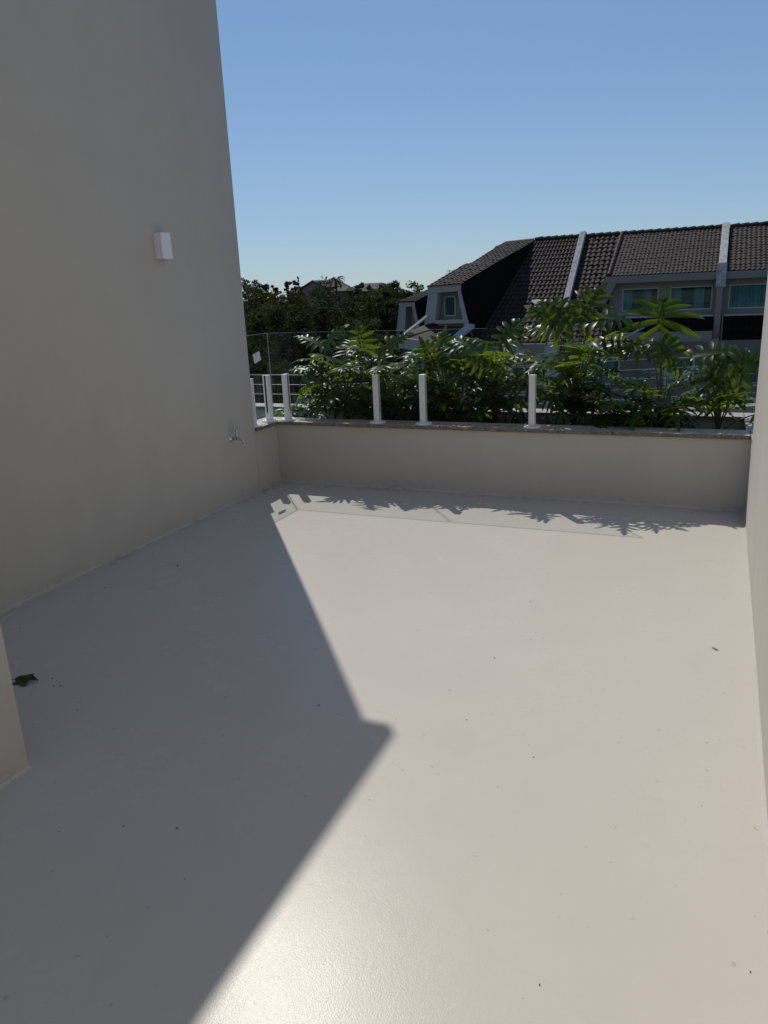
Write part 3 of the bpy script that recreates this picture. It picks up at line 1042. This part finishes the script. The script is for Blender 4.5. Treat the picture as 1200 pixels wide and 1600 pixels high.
# steep skirt of tiles under the upper windows, shade put into its colour
b = MB()
b.prism([(-0.8, 30.08, -0.105), (-0.8, 29.85, -0.66), (-0.8, 30.6, -0.66), (-0.8, 30.6, -0.105)], (3.9, 0, 0))
sk = A(b, 'skirt_roof', M['tile_shade'])
tiled('skirt_tiles', (-0.8, 29.84, -0.66), (3.1, 29.84, -0.66), (-0.8, 30.07, -0.10), (3.1, 30.07, -0.10), 0.2, 0.28, M['tile_shade'], sk, 0.03, 0.035)
b = MB()
b.box(-0.45, 3.10, 29.705, 30.2, -1.14, -0.665)
A(b, 'band', M['house_wall'])
b = MB()
b.prism([(-0.72, 29.7, -1.02), (-0.56, 29.7, -1.02), (0.42, 29.7, -0.48), (0.30, 29.7, -0.42)], (0, 0.5, 0))
A(b, 'slanted_trim', M['house_trim'])
b = MB()
b.box(-2.85, -0.50, 28.36, 28.52, -1.10, -0.95)
A(b, 'gutter', M['house_trim'])
b = MB()
b.box(-2.85, -0.50, 28.54, 29.49, -1.25, -1.02)
A(b, 'soffit', M['house_wall'])
b = MB()
wall_with_openings(b, -2.85, 3.128, GZ, -1.10, 29.5, 29.7, [(-2.24, -0.52, -2.9, -1.66), (1.32, 2.50, -2.9, -1.70)])
A(b, 'lower_wall', M['house_warm'])
reparent(window(None, -2.24, -0.52, -2.9, -1.66, 29.58, 0.5, 0.07, seed=5), hm)
reparent(window(None, 1.32, 2.50, -2.9, -1.70, 29.58, 0.5, 0.07, seed=6), hm)
# party caps stand proud of the roof


def party_cap(parent_add, x0, x1, pts):
    b = MB()
    poly = [(x0, y, z) for y, z in pts]
    b.prism(poly, (x1-x0, 0, 0))
    return parent_add(b, 'party_cap', M['cap'], bevel=0.015)


slope = (RZ-EZ)/(RY-EY)
party_cap(A, -3.20, -2.92, [(RY+0.25, RZ+0.20), (RY-0.05, RZ+0.26), (EY-0.15, EZ+0.20), (EY-0.15, EZ-0.25), (RY+0.25, RZ-0.2)])
dsl = (RZ-1.70)/(RY-30.3)
party_cap(A, 3.135, 3.445, [(RY+0.25, RZ+0.16), (RY-0.05, RZ+0.22), (30.55, 1.85+0.20), (30.55, 1.3), (RY+0.25, RZ-0.3)])
b = MB()
b.box(3.09, 3.47, 30.02, 30.548, 1.08, 2.02)
A(b, 'cap_block', M['cap'], bevel=0.015)
b = MB()
b.box(3.13, 3.37, 30.05, 31.2, GZ, 1.078)
A(b, 'party_pillar', M['house_wall'])
b = MB()
b.box(3.13, 3.37, 29.33, 30.045, GZ, -0.98)
A(b, 'party_pillar', M['house_wall'])

# --- right house
hr = empty('terraced_house', (6.5, 31, GZ), 0, 'neighbouring house at the right edge, right of the right-hand white party cap', 'house', 'terraced houses across the gap')
A = H(hr)
b = MB()
b.prism([(3.45, RY, RZ), (3.45, 30.3, 1.70), (3.45, 30.3, 1.60), (3.45, RY, RZ-0.25)], (6.5, 0, 0))
rfo = A(b, 'roof', M['tile_shade'])
tiled('roof_tiles', (3.47, 30.28, 1.70), (9.9, 30.28, 1.70), (3.47, RY, RZ), (9.9, RY, RZ), 0.19, 0.27, M['tile'], rfo, 0.032, 0.032)
ridge(rfo, 3.46, 9.9, RY, RZ+0.02, 17)
b = MB(); b.box(3.475, 9.9, 30.2, 30.75, 1.39, 1.69)
A(b, 'front_frame', M['house_wall'])
b = MB()
wall_with_openings(b, 3.372, 9.9, -0.04, 1.385, 30.76, 30.96, [(3.62, 5.6, 0.17, 1.15), (6.2, 8.2, 0.17, 1.15)])
A(b, 'wall', M['house_wall'])
reparent(window(None, 3.62, 5.6, 0.17, 1.15, 30.86, 0.98, seed=7, mull=0), hr)
reparent(window(None, 6.2, 8.2, 0.17, 1.15, 30.86, 0.6, seed=8), hr)
b = MB(); b.box(3.48, 9.9, 30.1, 30.75, -0.10, -0.03)
A(b, 'sill', M['house_trim'])
b = MB()
b.prism([(3.48, 30.08, -0.105), (3.48, 29.7, -1.0), (3.48, 30.6, -1.0), (3.48, 30.6, -0.105)], (6.4, 0, 0))
sk = A(b, 'skirt_roof', M['tile_shade'])
tiled('skirt_tiles', (3.48, 29.69, -1.0), (9.9, 29.69, -1.0), (3.48, 30.07, -0.10), (9.9, 30.07, -0.10), 0.2, 0.28, M['tile_shade'], sk, 0.03, 0.035)
b = MB(); b.box(3.48, 9.9, 29.62, 30.2, -1.4, -1.04)
A(b, 'band', M['house_wall'])
b = MB()
wall_with_openings(b, 3.372, 9.9, GZ, -1.045, 29.40, 29.60, [(4.05, 5.6, -2.9, -1.82)])
A(b, 'lower_wall', M['house_warm'])
reparent(window(None, 4.05, 5.6, -2.9, -1.82, 29.48, 0.5, 0.07, seed=9), hr)

# --- left house with the big projecting dormer
hl = empty('terraced_house', (-5.5, 31, GZ), 0, 'left neighbouring house with steep tiled roof and projecting white framed dormer', 'house', 'terraced houses across the gap')
A = H(hl)
b = MB()
b.face([(-8.3, EY, EZ), (-3.21, EY, EZ), (-3.21, RY, RZ), (-5.33, RY, RZ)])
b.face([(-8.3, EY, EZ-.2), (-3.21, EY, EZ-.2), (-3.21, RY+2, EZ-.2), (-8.3, RY+2, EZ-.2)])
rfo = A(b, 'roof', M['tile_shade'])
tiled('roof_tiles', (-6.75, EY, EZ), (-3.21, EY, EZ), (-5.33, RY, RZ), (-3.21, RY, RZ), 0.25, 0.33, M['tile'], rfo)
ridge(rfo, -5.4, -3.2, RY, RZ+0.02, 6)
# dormer: cheek coloured as in shade, tiled top, white frame
b = MB()
cheek = [(-5.36, RY-0.05, RZ+0.02), (-7.22, 28.02, 1.66), (-6.90, 28.02, -0.20), (-6.70, EY, EZ+0.05)]
b.face([cheek[0], cheek[1], cheek[2]])
b.face([cheek[0], cheek[2], cheek[3]])
A(b, 'dormer_cheek', M['tile_shade'])
b = MB()
top = [(-8.80, 27.98, 1.60), (-7.20, 27.98, 1.66), (-5.33, RY, RZ+0.01), (-6.90, RY, RZ-0.02), (-7.28, 34.0, 3.42), (-7.59, 32.0, 2.62), (-7.99, 31.0, 2.54)]
b.face([top[0], top[1], top[6]])
b.face([top[1], top[5], top[6]])
b.face([top[1], top[2], top[4], top[5]])
b.face([top[2], top[3], top[4]])
dt = A(b, 'dormer_roof', M['tile_shade'])
tiled('roof_tiles', (-8.80, 27.95, 1.60), (-7.20, 27.95, 1.67), (-7.95, 31.0, 2.56), (-6.30, 31.0, 2.62), 0.2, 0.3, M['tile'], dt, 0.03, 0.035)
tiled('roof_tiles', (-7.78, 31.2, 2.55), (-6.28, 31.0, 2.63), (-6.95, RY, RZ-0.03), (-5.36, RY, RZ), 0.2, 0.3, M['tile'], dt, 0.03, 0.035)
b = MB()
b.tube([(-6.92, RY, RZ-0.0), (-5.45, RY, RZ+0.06)], 0.045, 6)
b.build('ridge_flashing', M['house_trim'], dt)
# frame ring of the dormer front (trapezoid, wider at the foot)
b = MB()
fo = [(-8.82, 1.62), (-7.22, 1.69), (-6.86, -0.22), (-9.02, -0.06)]
b.prism([(-8.82, 28, 1.62), (-7.22, 28, 1.69), (-7.26, 28, 1.36), (-8.78, 28, 1.31)], (0, 0.7, 0))
b.prism([(-8.781, 28.001, 1.308), (-8.32, 28.001, 1.32), (-8.50, 28.001, 0.04), (-9.01, 28.001, -0.06)], (0, 0.7, 0))
b.prism([(-7.40, 28.001, 1.352), (-7.262, 28.001, 1.356), (-6.86, 28.001, -0.22), (-7.12, 28.001, -0.20)], (0, 0.7, 0))
A(b, 'dormer_frame', M['house_trim'], bevel=0.01)
b = MB()
b.box(-8.48, -7.13, 27.96, 28.6, -0.02, 0.13)
A(b, 'dormer_sill', M['house_trim'])
b = MB()
wall_with_openings(b, -8.6, -6.95, -0.2, 1.4, 28.72, 28.85, [(-8.28, -7.72, 0.26, 1.16), (-7.56, -7.30, 0.60, 1.22)])
A(b, 'dormer_wall', M['house_wall'])
reparent(window(None, -8.28, -7.72, 0.26, 1.16, 28.74, 0, 0.06, 0), hl)
reparent(window(None, -7.56, -7.30, 0.60, 1.22, 28.74, 0.3, 0.05, 0), hl)
# lower roof slope in front of the dormer with white verge beams
b = MB()
b.face([(-9.9, 26.5, -0.48), (-7.3, 26.5, -0.80), (-6.88, 28.1, -0.22), (-9.02, 28.1, -0.06)])
A(b, 'lower_roof', M['tile'])
b = MB()
b.prism([(-9.58, 26.45, -0.47), (-9.47, 26.45, -0.49), (-8.76, 28.0, 0.30), (-8.87, 28.0, 0.34)], (0, 0, 0.07))
A(b, 'verge_beam', M['house_trim'])
b = MB()
b.prism([(-7.42, 26.45, -0.82), (-7.12, 26.45, -0.84), (-6.62, 28.0, -0.22), (-6.98, 28.0, -0.19)], (0, 0, 0.14))
A(b, 'verge_beam', M['house_trim'])
b = MB()
b.prism([(-9.65, 26.4, -0.48), (-7.3, 26.4, -0.83), (-7.3, 26.4, -1.25), (-9.65, 26.4, -0.95)], (0, 0.25, 0))
A(b, 'eaves_fascia', M['house_trim'])
b = MB()
b.box(-7.29, -3.22, 28.2, 28.48, -1.62, -0.98)
A(b, 'eaves_fascia', M['house_wall'], bevel=0.03)
b = MB()
b.box(-9.6, -3.22, 29.0, 29.2, GZ, -1.625)
b.box(-9.55, -7.35, 26.7, 28.99, GZ, -1.3)
A(b, 'lower_wall', M['house_wall'])
for x0 in (-6.7, -5.2):
    reparent(window(None, x0, x0+1.0, -3.2, -2.0, 28.95, 0.4, 0.06, seed=int(-x0)), hl)
for z in (-2.6, -3.25, -3.9):
    b = MB(); b.box(-9.5, -7.4, 26.62, 26.695, z, z+0.08)
    A(b, 'wall_string', M['house_trim'])
# pier beside the party cap
b = MB(); b.box(-3.55, -2.95, 28.15, 28.45, GZ, -0.95)
A(b, 'corner_pier', M['house_trim'])

# --- far-left house with small dormer
hf = empty('terraced_house', (-12.4, 37, GZ), 0, 'smallest neighbouring house with a narrow white dormer beside the trees', 'house', 'terraced houses across the gap')
A = H(hf)
b = MB()
b.prism([(-12.66, 34, 0.85), (-11.74, 34, 0.85), (-11.74, 34, 0.62), (-12.66, 34, 0.62)], (0, 0.6, 0))
b.prism([(-12.66, 34.001, 0.618), (-12.26, 34.001, 0.618), (-12.36, 34.001, -0.66), (-12.87, 34.001, -0.66)], (0, 0.6, 0))
b.prism([(-11.90, 34.001, 0.618), (-11.74, 34.001, 0.618), (-11.50, 34.001, -0.5), (-11.72, 34.001, -0.5)], (0, 0.6, 0))
A(b, 'dormer_frame', M['house_trim'])
b = MB()
wall_with_openings(b, -12.5, -11.5, -0.7, 0.7, 34.62, 34.75, [(-12.12, -11.74, -0.5, 0.42)])
A(b, 'dormer_wall', M['house_wall'])
reparent(window(None, -12.12, -11.74, -0.5, 0.42, 34.66, 0, 0.05, 0), hf)
b = MB()
b.face([(-12.7, 33.97, 0.86), (-11.72, 33.97, 0.86), (-11.0, 41, 2.1), (-13.2, 41, 1.5)])
b.face([(-11.72, 33.98, 0.86), (-11.45, 33.98, -0.6), (-9.6, 38, -0.6), (-10.4, 41, 2.1)])
b.face([(-12.68, 33.98, 0.86), (-13.2, 41, 1.5), (-13.3, 41, -3), (-12.9, 33.98, -3)])
rfo = A(b, 'roof', M['tile_shade'])
tiled('roof_tiles', (-12.7, 33.95, 0.88), (-11.7, 33.95, 0.88), (-13.0, 40.5, 1.5), (-11.0, 40.5, 2.1), 0.22, 0.32, M['tile'], rfo, 0.03, 0.035)
b = MB()
b.box(-12.9, -9.7, 34.8, 38, GZ, -0.62)
A(b, 'wall', M['house_wall'])

# rear slope and back wall close the terrace behind
for par, xa, xb in ((hm, -3.2, 3.45), (hr, 3.46, 9.9), (hl, -7.0, -3.21)):
    A = H(par)
    b = MB()
    b.prism([(xa, RY+0.02, RZ-0.02), (xa, 40.0, -0.6), (xa, 40.0, -0.8), (xa, RY+0.02, RZ-0.25)], (xb-xa, 0, 0))
    A(b, 'rear_roof', M['tile'])
    b = MB()
    b.box(xa, xb, 39.4, 39.7, GZ, -0.5)
    A(b, 'rear_wall', M['house_wall'])

# television aerial on the far house
b = MB()
b.tube([(-12.1, 41, 1.2), (-12.1, 41, 2.55)], 0.018, 6)
for z in (2.5, 2.35):
    b.tube([(-12.35, 41, z), (-11.85, 41, z)], 0.009, 5)
b.tube([(-12.1, 40.6, 2.45), (-12.1, 41.4, 2.45)], 0.009, 5)
tag(b.build('television_aerial', M['rubber']), 'thin television aerial standing behind the roof of the small dormer house', 'aerial')

# ------------------------------------------------------------------ boundary wall and wire fence behind the planter
path = [Vector((-9, 4.0, 0)), Vector((-1.6, 4.1, 0)), Vector((6.5, 8.15, 0))]
t = empty('boundary_wall', (-1.6, 4.1, GZ), 0, 'grey boundary wall seen low behind the planter at the right', 'wall')
for a, b_ in zip(path[:-1], path[1:]):
    d = (b_-a).normalized(); n = Vector((-d.y, d.x, 0))*0.08
    q = MB()
    q.prism([a-n, b_-n, b_+n, a+n], (0, 0, 5.85-0.0))
    o = q.build('wall_section', M['boundary'], None)
    o.location = (0, 0, GZ)
    q2 = MB()
    q2.prism([a-n*1.5, b_-n*1.5, b_+n*1.5, a+n*1.5], (0, 0, 0.06))
    o2 = q2.build('wall_cap', M['house_wall'], None)
    o2.location = (0, 0, GZ+5.852)
    for oo in (o, o2):
        oo.parent = t
        oo.matrix_parent_inverse = Matrix.Translation(-t.location)
t = empty('wire_fence', (-1.6, 4.1, -0.3), 0, 'security fence of thin horizontal wires showing through the plants', 'fence')
zs = [0.45, 0.31, 0.17, 0.03, -0.11]
for z in zs:
    q = MB()
    pts = []
    for a, b_ in zip(path[:-1], path[1:]):
        for k in range(12):
            p_ = a.lerp(b_, k/12)
            pts.append(p_ + Vector((0, 0, z)))
    pts.append(path[-1]+Vector((0, 0, z)))
    q.tube(pts, 0.004, 5)
    o = q.build('wire', M['cord'])
    o.parent = t; o.matrix_parent_inverse = Matrix.Translation(-t.location)
for a, b_, ks in ((path[0], path[1], (0.3, 0.7)), (path[1], path[2], (0.0, 0.41, 0.98))):
    for k in ks:
        p_ = a.lerp(b_, k)
        q = MB()
        q.tube([p_+Vector((0, 0.02, -0.29)), p_+Vector((0, 0.02, 0.52))], 0.014, 8)
        o = q.build('post', M['steel'])
        o.parent = t; o.matrix_parent_inverse = Matrix.Translation(-t.location)
        for z in zs:
            q = MB()
            q.tube([p_+Vector((0, 0.02, z)), p_+Vector((0, -0.012, z))], 0.012, 6)
            o = q.build('insulator', M['rubber'])
            o.parent = t; o.matrix_parent_inverse = Matrix.Translation(-t.location)

# ------------------------------------------------------------------ trees
npr = np.random.default_rng(4)


def crown_mesh(name, blobs, n, size, mt, parent, origin):
    """many leaf-sized quads spread through clumps; blobs = (x,y,z,rx,ry,rz) relative to origin"""
    cl = []
    for (x, y, z, a, b_, c_) in blobs:
        k = max(8, int(26*(a*b_*c_)**0.5/2.2))
        d = npr.normal(size=(k, 3)); d /= np.linalg.norm(d, axis=1)[:, None]
        rad = npr.uniform(0.55, 1.0, (k, 1))
        cl.append(np.array([x, y, z]) + d*rad*np.array([a, b_, c_]))
    cl = np.vstack(cl)
    csz = npr.uniform(0.35, 0.8, len(cl))*np.mean([bb[3] for bb in blobs])*0.42
    idx = npr.integers(0, len(cl), n)
    off = npr.normal(size=(n, 3)); off /= np.linalg.norm(off, axis=1)[:, None]
    off *= npr.uniform(0.2, 1.0, (n, 1))**0.5
    P = cl[idx] + off*csz[idx][:, None]*np.array([1, 1, 0.75])
    nrm = off*0.8 + npr.normal(size=(n, 3))*0.6 + np.array([0, 0, 0.5])
    nrm /= np.linalg.norm(nrm, axis=1)[:, None]
    u = np.cross(nrm, npr.normal(size=(n, 3))); u /= np.linalg.norm(u, axis=1)[:, None]
    v = np.cross(nrm, u)
    s = size*npr.uniform(0.6, 1.3, (n, 1))
    V = np.empty((n*4, 3))
    V[0::4] = P - u*s; V[1::4] = P + v*s*0.5; V[2::4] = P + u*s; V[3::4] = P - v*s*0.5
    me = bpy.data.meshes.new(name)
    me.vertices.add(n*4); me.vertices.foreach_set('co', V.ravel())
    me.loops.add(n*4); me.loops.foreach_set('vertex_index', np.arange(n*4))
    me.polygons.add(n); me.polygons.foreach_set('loop_start', np.arange(0, n*4, 4)); me.polygons.foreach_set('loop_total', np.full(n, 4))
    me.materials.append(mt)
    me.update(); me.validate()
    return link(bpy.data.objects.new(name, me), parent)


def tree(x, y, top, rad, label, kind, n=4500, size=0.16, base=None, group='trees beyond the terrace', spread=1.0, nb=9, low=0.25):
    """top, base are heights in terrace coordinates; trunk stands on the ground"""
    t = empty('tree', (x, y, GZ), 0, label, 'tree', group)
    Hh = top-GZ
    tr = MB()
    k = rad*0.06+0.07
    tr.tube([(0, 0, -0.1), (0.1*rad*0.2, 0, Hh*0.25), (0, 0.1, Hh*0.5), (0.05, 0, Hh*0.8)], [k*1.5, k*1.1, k*0.8, k*0.25], 8)
    for i in range(5):
        a = i*1.256+x
        z = Hh*(0.3+0.06*i)
        tr.tube([(0, 0, z), (math.cos(a)*rad*0.3, math.sin(a)*rad*0.3, z+rad*0.2), (math.cos(a)*rad*0.5, math.sin(a)*rad*0.5, z+rad*0.35)], [k*0.55, k*0.35, k*0.1], 6)
    tr.build('trunk', M['bark'], t, smooth=True)
    blobs = []
    for i in range(nb):
        a = i*2.4+x*1.7
        f = (i+0.5)/nb
        q = rad*spread*(0.15+0.62*math.sqrt(f))
        z = Hh - rad*0.55 - f*(Hh*(1-low)-rad*0.6)*0.9 + npr.uniform(-0.2, 0.2)*rad
        r_ = rad*npr.uniform(0.38, 0.62)
        blobs.append((math.cos(a)*q, math.sin(a)*q, min(z, Hh-r_*0.8), r_, r_, r_*0.8))
    crown_mesh('crown', blobs, n, size, M['crown_'+kind], t, (x, y, GZ))
    return t


tree(-29.0, 44, 2.1, 4.4, 'broad olive-green tree filling the left, right against the tall wall', 'olive', 34000, 0.105, low=0.1, nb=14)
tree(-24.8, 43, 1.95, 4.3, 'rounded olive-green tree in front of the pink gabled house', 'olive', 32000, 0.105, low=0.1, nb=13)
tree(-23.0, 33, 0.0, 3.6, 'dark tree low against the wall, seen over the side glass', 'dark', 15300, 0.104, low=0.05, nb=12)
tree(-21.4, 42, 1.45, 3.2, 'dark bushy tree below the far houses, left of the tall right clump', 'dark', 15300, 0.112, low=0.05, nb=11)
tree(-19.8, 50, 2.25, 3.4, 'mid-green tree at the left of the clump beside the palm', 'mid', 15300, 0.120, low=0.1, nb=11)
tree(-16.9, 46, 2.45, 3.3, 'tallest dark tree of the clump left of the small dormer house', 'dark', 18700, 0.120, low=0.1, nb=12)
tree(-14.6, 47, 2.2, 2.8, 'dark tree right behind the small dormer house', 'dark', 13600, 0.120, low=0.1, nb=10)
tree(-12.9, 50, 1.9, 3.0, 'dark tree filling the gap directly left of the dormer roofs', 'dark', 13000, 0.12, low=0.1, nb=11)
tree(-15.6, 36, 0.4, 2.9, 'lighter leafy tree in front of the clump, left of the small dormer', 'mid', 13600, 0.104, low=0.05, nb=11)
tree(-12.4, 24, -0.9, 2.6, 'dark tree behind the glass, above the low bright leaf', 'dark', 15300, 0.080, low=0.0, nb=12)
tree(-16.2, 26, -0.4, 3.0, 'dark tree behind the glass near the wall, left of the V of leaves', 'dark', 15300, 0.088, low=0.0, nb=12)
tree(-9.6, 21, -1.4, 2.2, 'dark shrubby tree low behind the leftmost philodendron', 'dark', 10200, 0.080, low=0.0, nb=10)
tree(-18.5, 20, -1.6, 2.8, 'dark tree low behind the side glass panel', 'dark', 11900, 0.080, low=0.0, nb=10)
# far ridge of trees round the distant houses
for i, (x, y, top, rad, kd, lab) in enumerate((
        (-70.0, 108, 5.3, 3.4, 'grey', 'sparse pale feathery tree on the skyline next to the tall wall'),
        (-66.4, 108, 4.3, 2.6, 'dark', 'dark round skyline tree second from the tall wall'),
        (-63.6, 112, 4.5, 2.2, 'grey', 'grey-green skyline tree with open crown left of the cypress'),
        (-51.0, 112, 3.3, 2.4, 'mid', 'small skyline tree just right of the palm'),
        (-47.5, 116, 3.9, 3.2, 'grey', 'pale spreading skyline tree between the palm and the tall clump'),
        (-41.0, 100, 3.6, 4.0, 'mid', 'round green tree at the back of the clump right of the far houses'),
        (-28.5, 92, 2.9, 3.2, 'mid', 'small round skyline tree between the clump and the dormer roof'),
        (-59.5, 96, 1.3, 4.6, 'mid', 'hazy green tree below the far pink house'),
        (-49.0, 90, 1.6, 4.5, 'mid', 'hazy tree below the far houses, right of the pink gable'))):
    tree(x, y, top, rad, lab, kd, 6000, 0.2, group='trees on the skyline', low=0.1, nb=9)
# woodland closing the view below the skyline
t = MB()
blobs = []
for i in range(46):
    x = -95+i*2.0+npr.uniform(-1, 1)
    r_ = npr.uniform(2.2, 3.6)
    blobs.append((x, 78+npr.uniform(-4, 4), npr.uniform(-3.2, -0.1), r_, r_, r_))
o = crown_mesh('distant_woodland', blobs, 34000, 0.24, M['crown_dark'], None, None)
tag(o, 'mass of far trees closing the view below the skyline', 'woodland', kind='stuff')
# cypresses
for i, (x, y, top, rad, lab) in enumerate(((-60.2, 108, 4.1, 0.55, 'thin dark cypress left of the pink gable on the skyline'),
                                           (-20.2, 75, 3.9, 0.55, 'taller of the two dark cypresses above the dormer roof'),
                                           (-19.4, 75, 3.5, 0.5, 'shorter of the two dark cypresses above the dormer roof'))):
    t = empty('cypress', (x, y, GZ), 0, lab, 'tree', 'cypresses on the skyline')
    b = MB(); b.tube([(0, 0, 0), (0, 0, (top-GZ)*0.9)], [0.15, 0.04], 6)
    b.build('trunk', M['bark'], t)
    hh = top-GZ
    blobs = [(0, 0, hh*(0.35+0.62*k/7), rad*(1.1-0.95*k/7), rad*(1.1-0.95*k/7), hh*0.07) for k in range(8)]
    crown_mesh('crown', blobs, 1300, 0.14, M['crown_dark'], t, None)
# palm
t = empty('palm_tree', (-54.4, 110, GZ), 0, 'small palm with drooping fronds on the skyline beside the dark roofs', 'tree')
b = MB(); b.tube([(0, 0, 0), (0.1, 0, 5), (0, 0, 9.6)], [0.22, 0.16, 0.13], 8)
b.build('trunk', M['bark'], t)
for k in range(15):
    a = k*2.4
    b = MB()
    e = 0.9-0.09*k
    p_ = Vector((0, 0, 9.6))
    pts = [p_.copy()]
    for j in range(6):
        p_ = p_ + Vector((math.cos(a)*math.cos(e), math.sin(a)*math.cos(e), math.sin(e)))*0.32
        e -= 0.3
        pts.append(p_.copy())
    sd = Vector((-math.sin(a), math.cos(a), 0))
    for j in range(6):
        for s_ in (-1, 1):
            w0 = 0.32*math.sin(math.pi*(j+0.5)/6.5)+0.04
            b.face([pts[j], pts[j].lerp(pts[j+1], 0.7), pts[j+1]+sd*s_*w0+Vector((0, 0, -w0*0.8))])
            b.face([pts[j].lerp(pts[j+1], 0.3), pts[j+1], pts[j+1]+sd*s_*w0*1.1+Vector((0, 0, -w0*0.5))])
    b.build('frond', M['crown_dark'], t)

# ------------------------------------------------------------------ far houses


def far_house(x0, x1, y, eave, apex, depth, wallm, label, flat=False, xa=None):
    t = empty('far_house', ((x0+x1)/2, y, GZ), 0, label, 'house', 'far houses among the trees')
    A = H(t)
    b = MB()
    xm = xa if xa is not None else (x0+x1)/2
    if flat:
        b.box(x0, x1, y, y+depth, GZ, eave)
    else:
        b.prism([(x0, y, GZ), (x1, y, GZ), (x1, y, eave), (xm, y, apex), (x0, y, eave)], (0, depth, 0))
    A(b, 'wall', wallm)
    b = MB()
    if flat:
        b.prism([(x0-0.4, y-0.4, eave+.005), (x0-0.4, y+depth, eave+.005), (x0+0.6, y+depth*0.5, apex)], (0.001, 0, 0))
        b.face([(x0-0.4, y-0.4, eave+.01), (x1+0.4, y-0.4, eave+.01), (x1-0.4, y+depth/2, apex), (x0+0.4, y+depth/2, apex)])
        b.face([(x1+0.4, y-0.4, eave+.01), (x1+0.4, y+depth, eave+.01), (x1-0.4, y+depth/2, apex)])
    else:
        for xe in (x0, x1):
            s_ = -1 if xe == x0 else 1
            b.prism([(xm, y-0.3, apex+.02), (xe+s_*0.35, y-0.3, eave-0.15), (xe+s_*0.35, y-0.3, eave+0.05), (xm, y-0.3, apex+0.22)], (0, depth+0.5, 0))
    A(b, 'roof', M['red_roof'])
    b = MB()
    wz = eave-1.7
    b.box((x0+x1)/2-0.5, (x0+x1)/2+0.5, y-0.03, y+0.1, wz, wz+1.1)
    A(b, 'window', M['dark_glass'])
    return t


far_house(-60.6, -56.6, 110, 2.3, 3.25, 9, M['pink_wall'], 'far pink house showing its broad gable wall above the trees')
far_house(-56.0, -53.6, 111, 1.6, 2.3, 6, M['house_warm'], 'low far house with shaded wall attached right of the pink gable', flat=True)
far_house(-57.2, -52.6, 121, 2.0, 2.75, 9, M['house_warm'], 'far house with a dark hipped roof behind the palm', flat=True)
far_house(-53.2, -49.2, 114, 1.4, 2.5, 8, M['pink_wall'], 'far house with dark roof right of the palm', flat=True)
far_house(-66.0, -61.5, 114, 1.7, 2.7, 8, M['red_roof'], 'far low brown-roofed house left of the pink gable', flat=True)
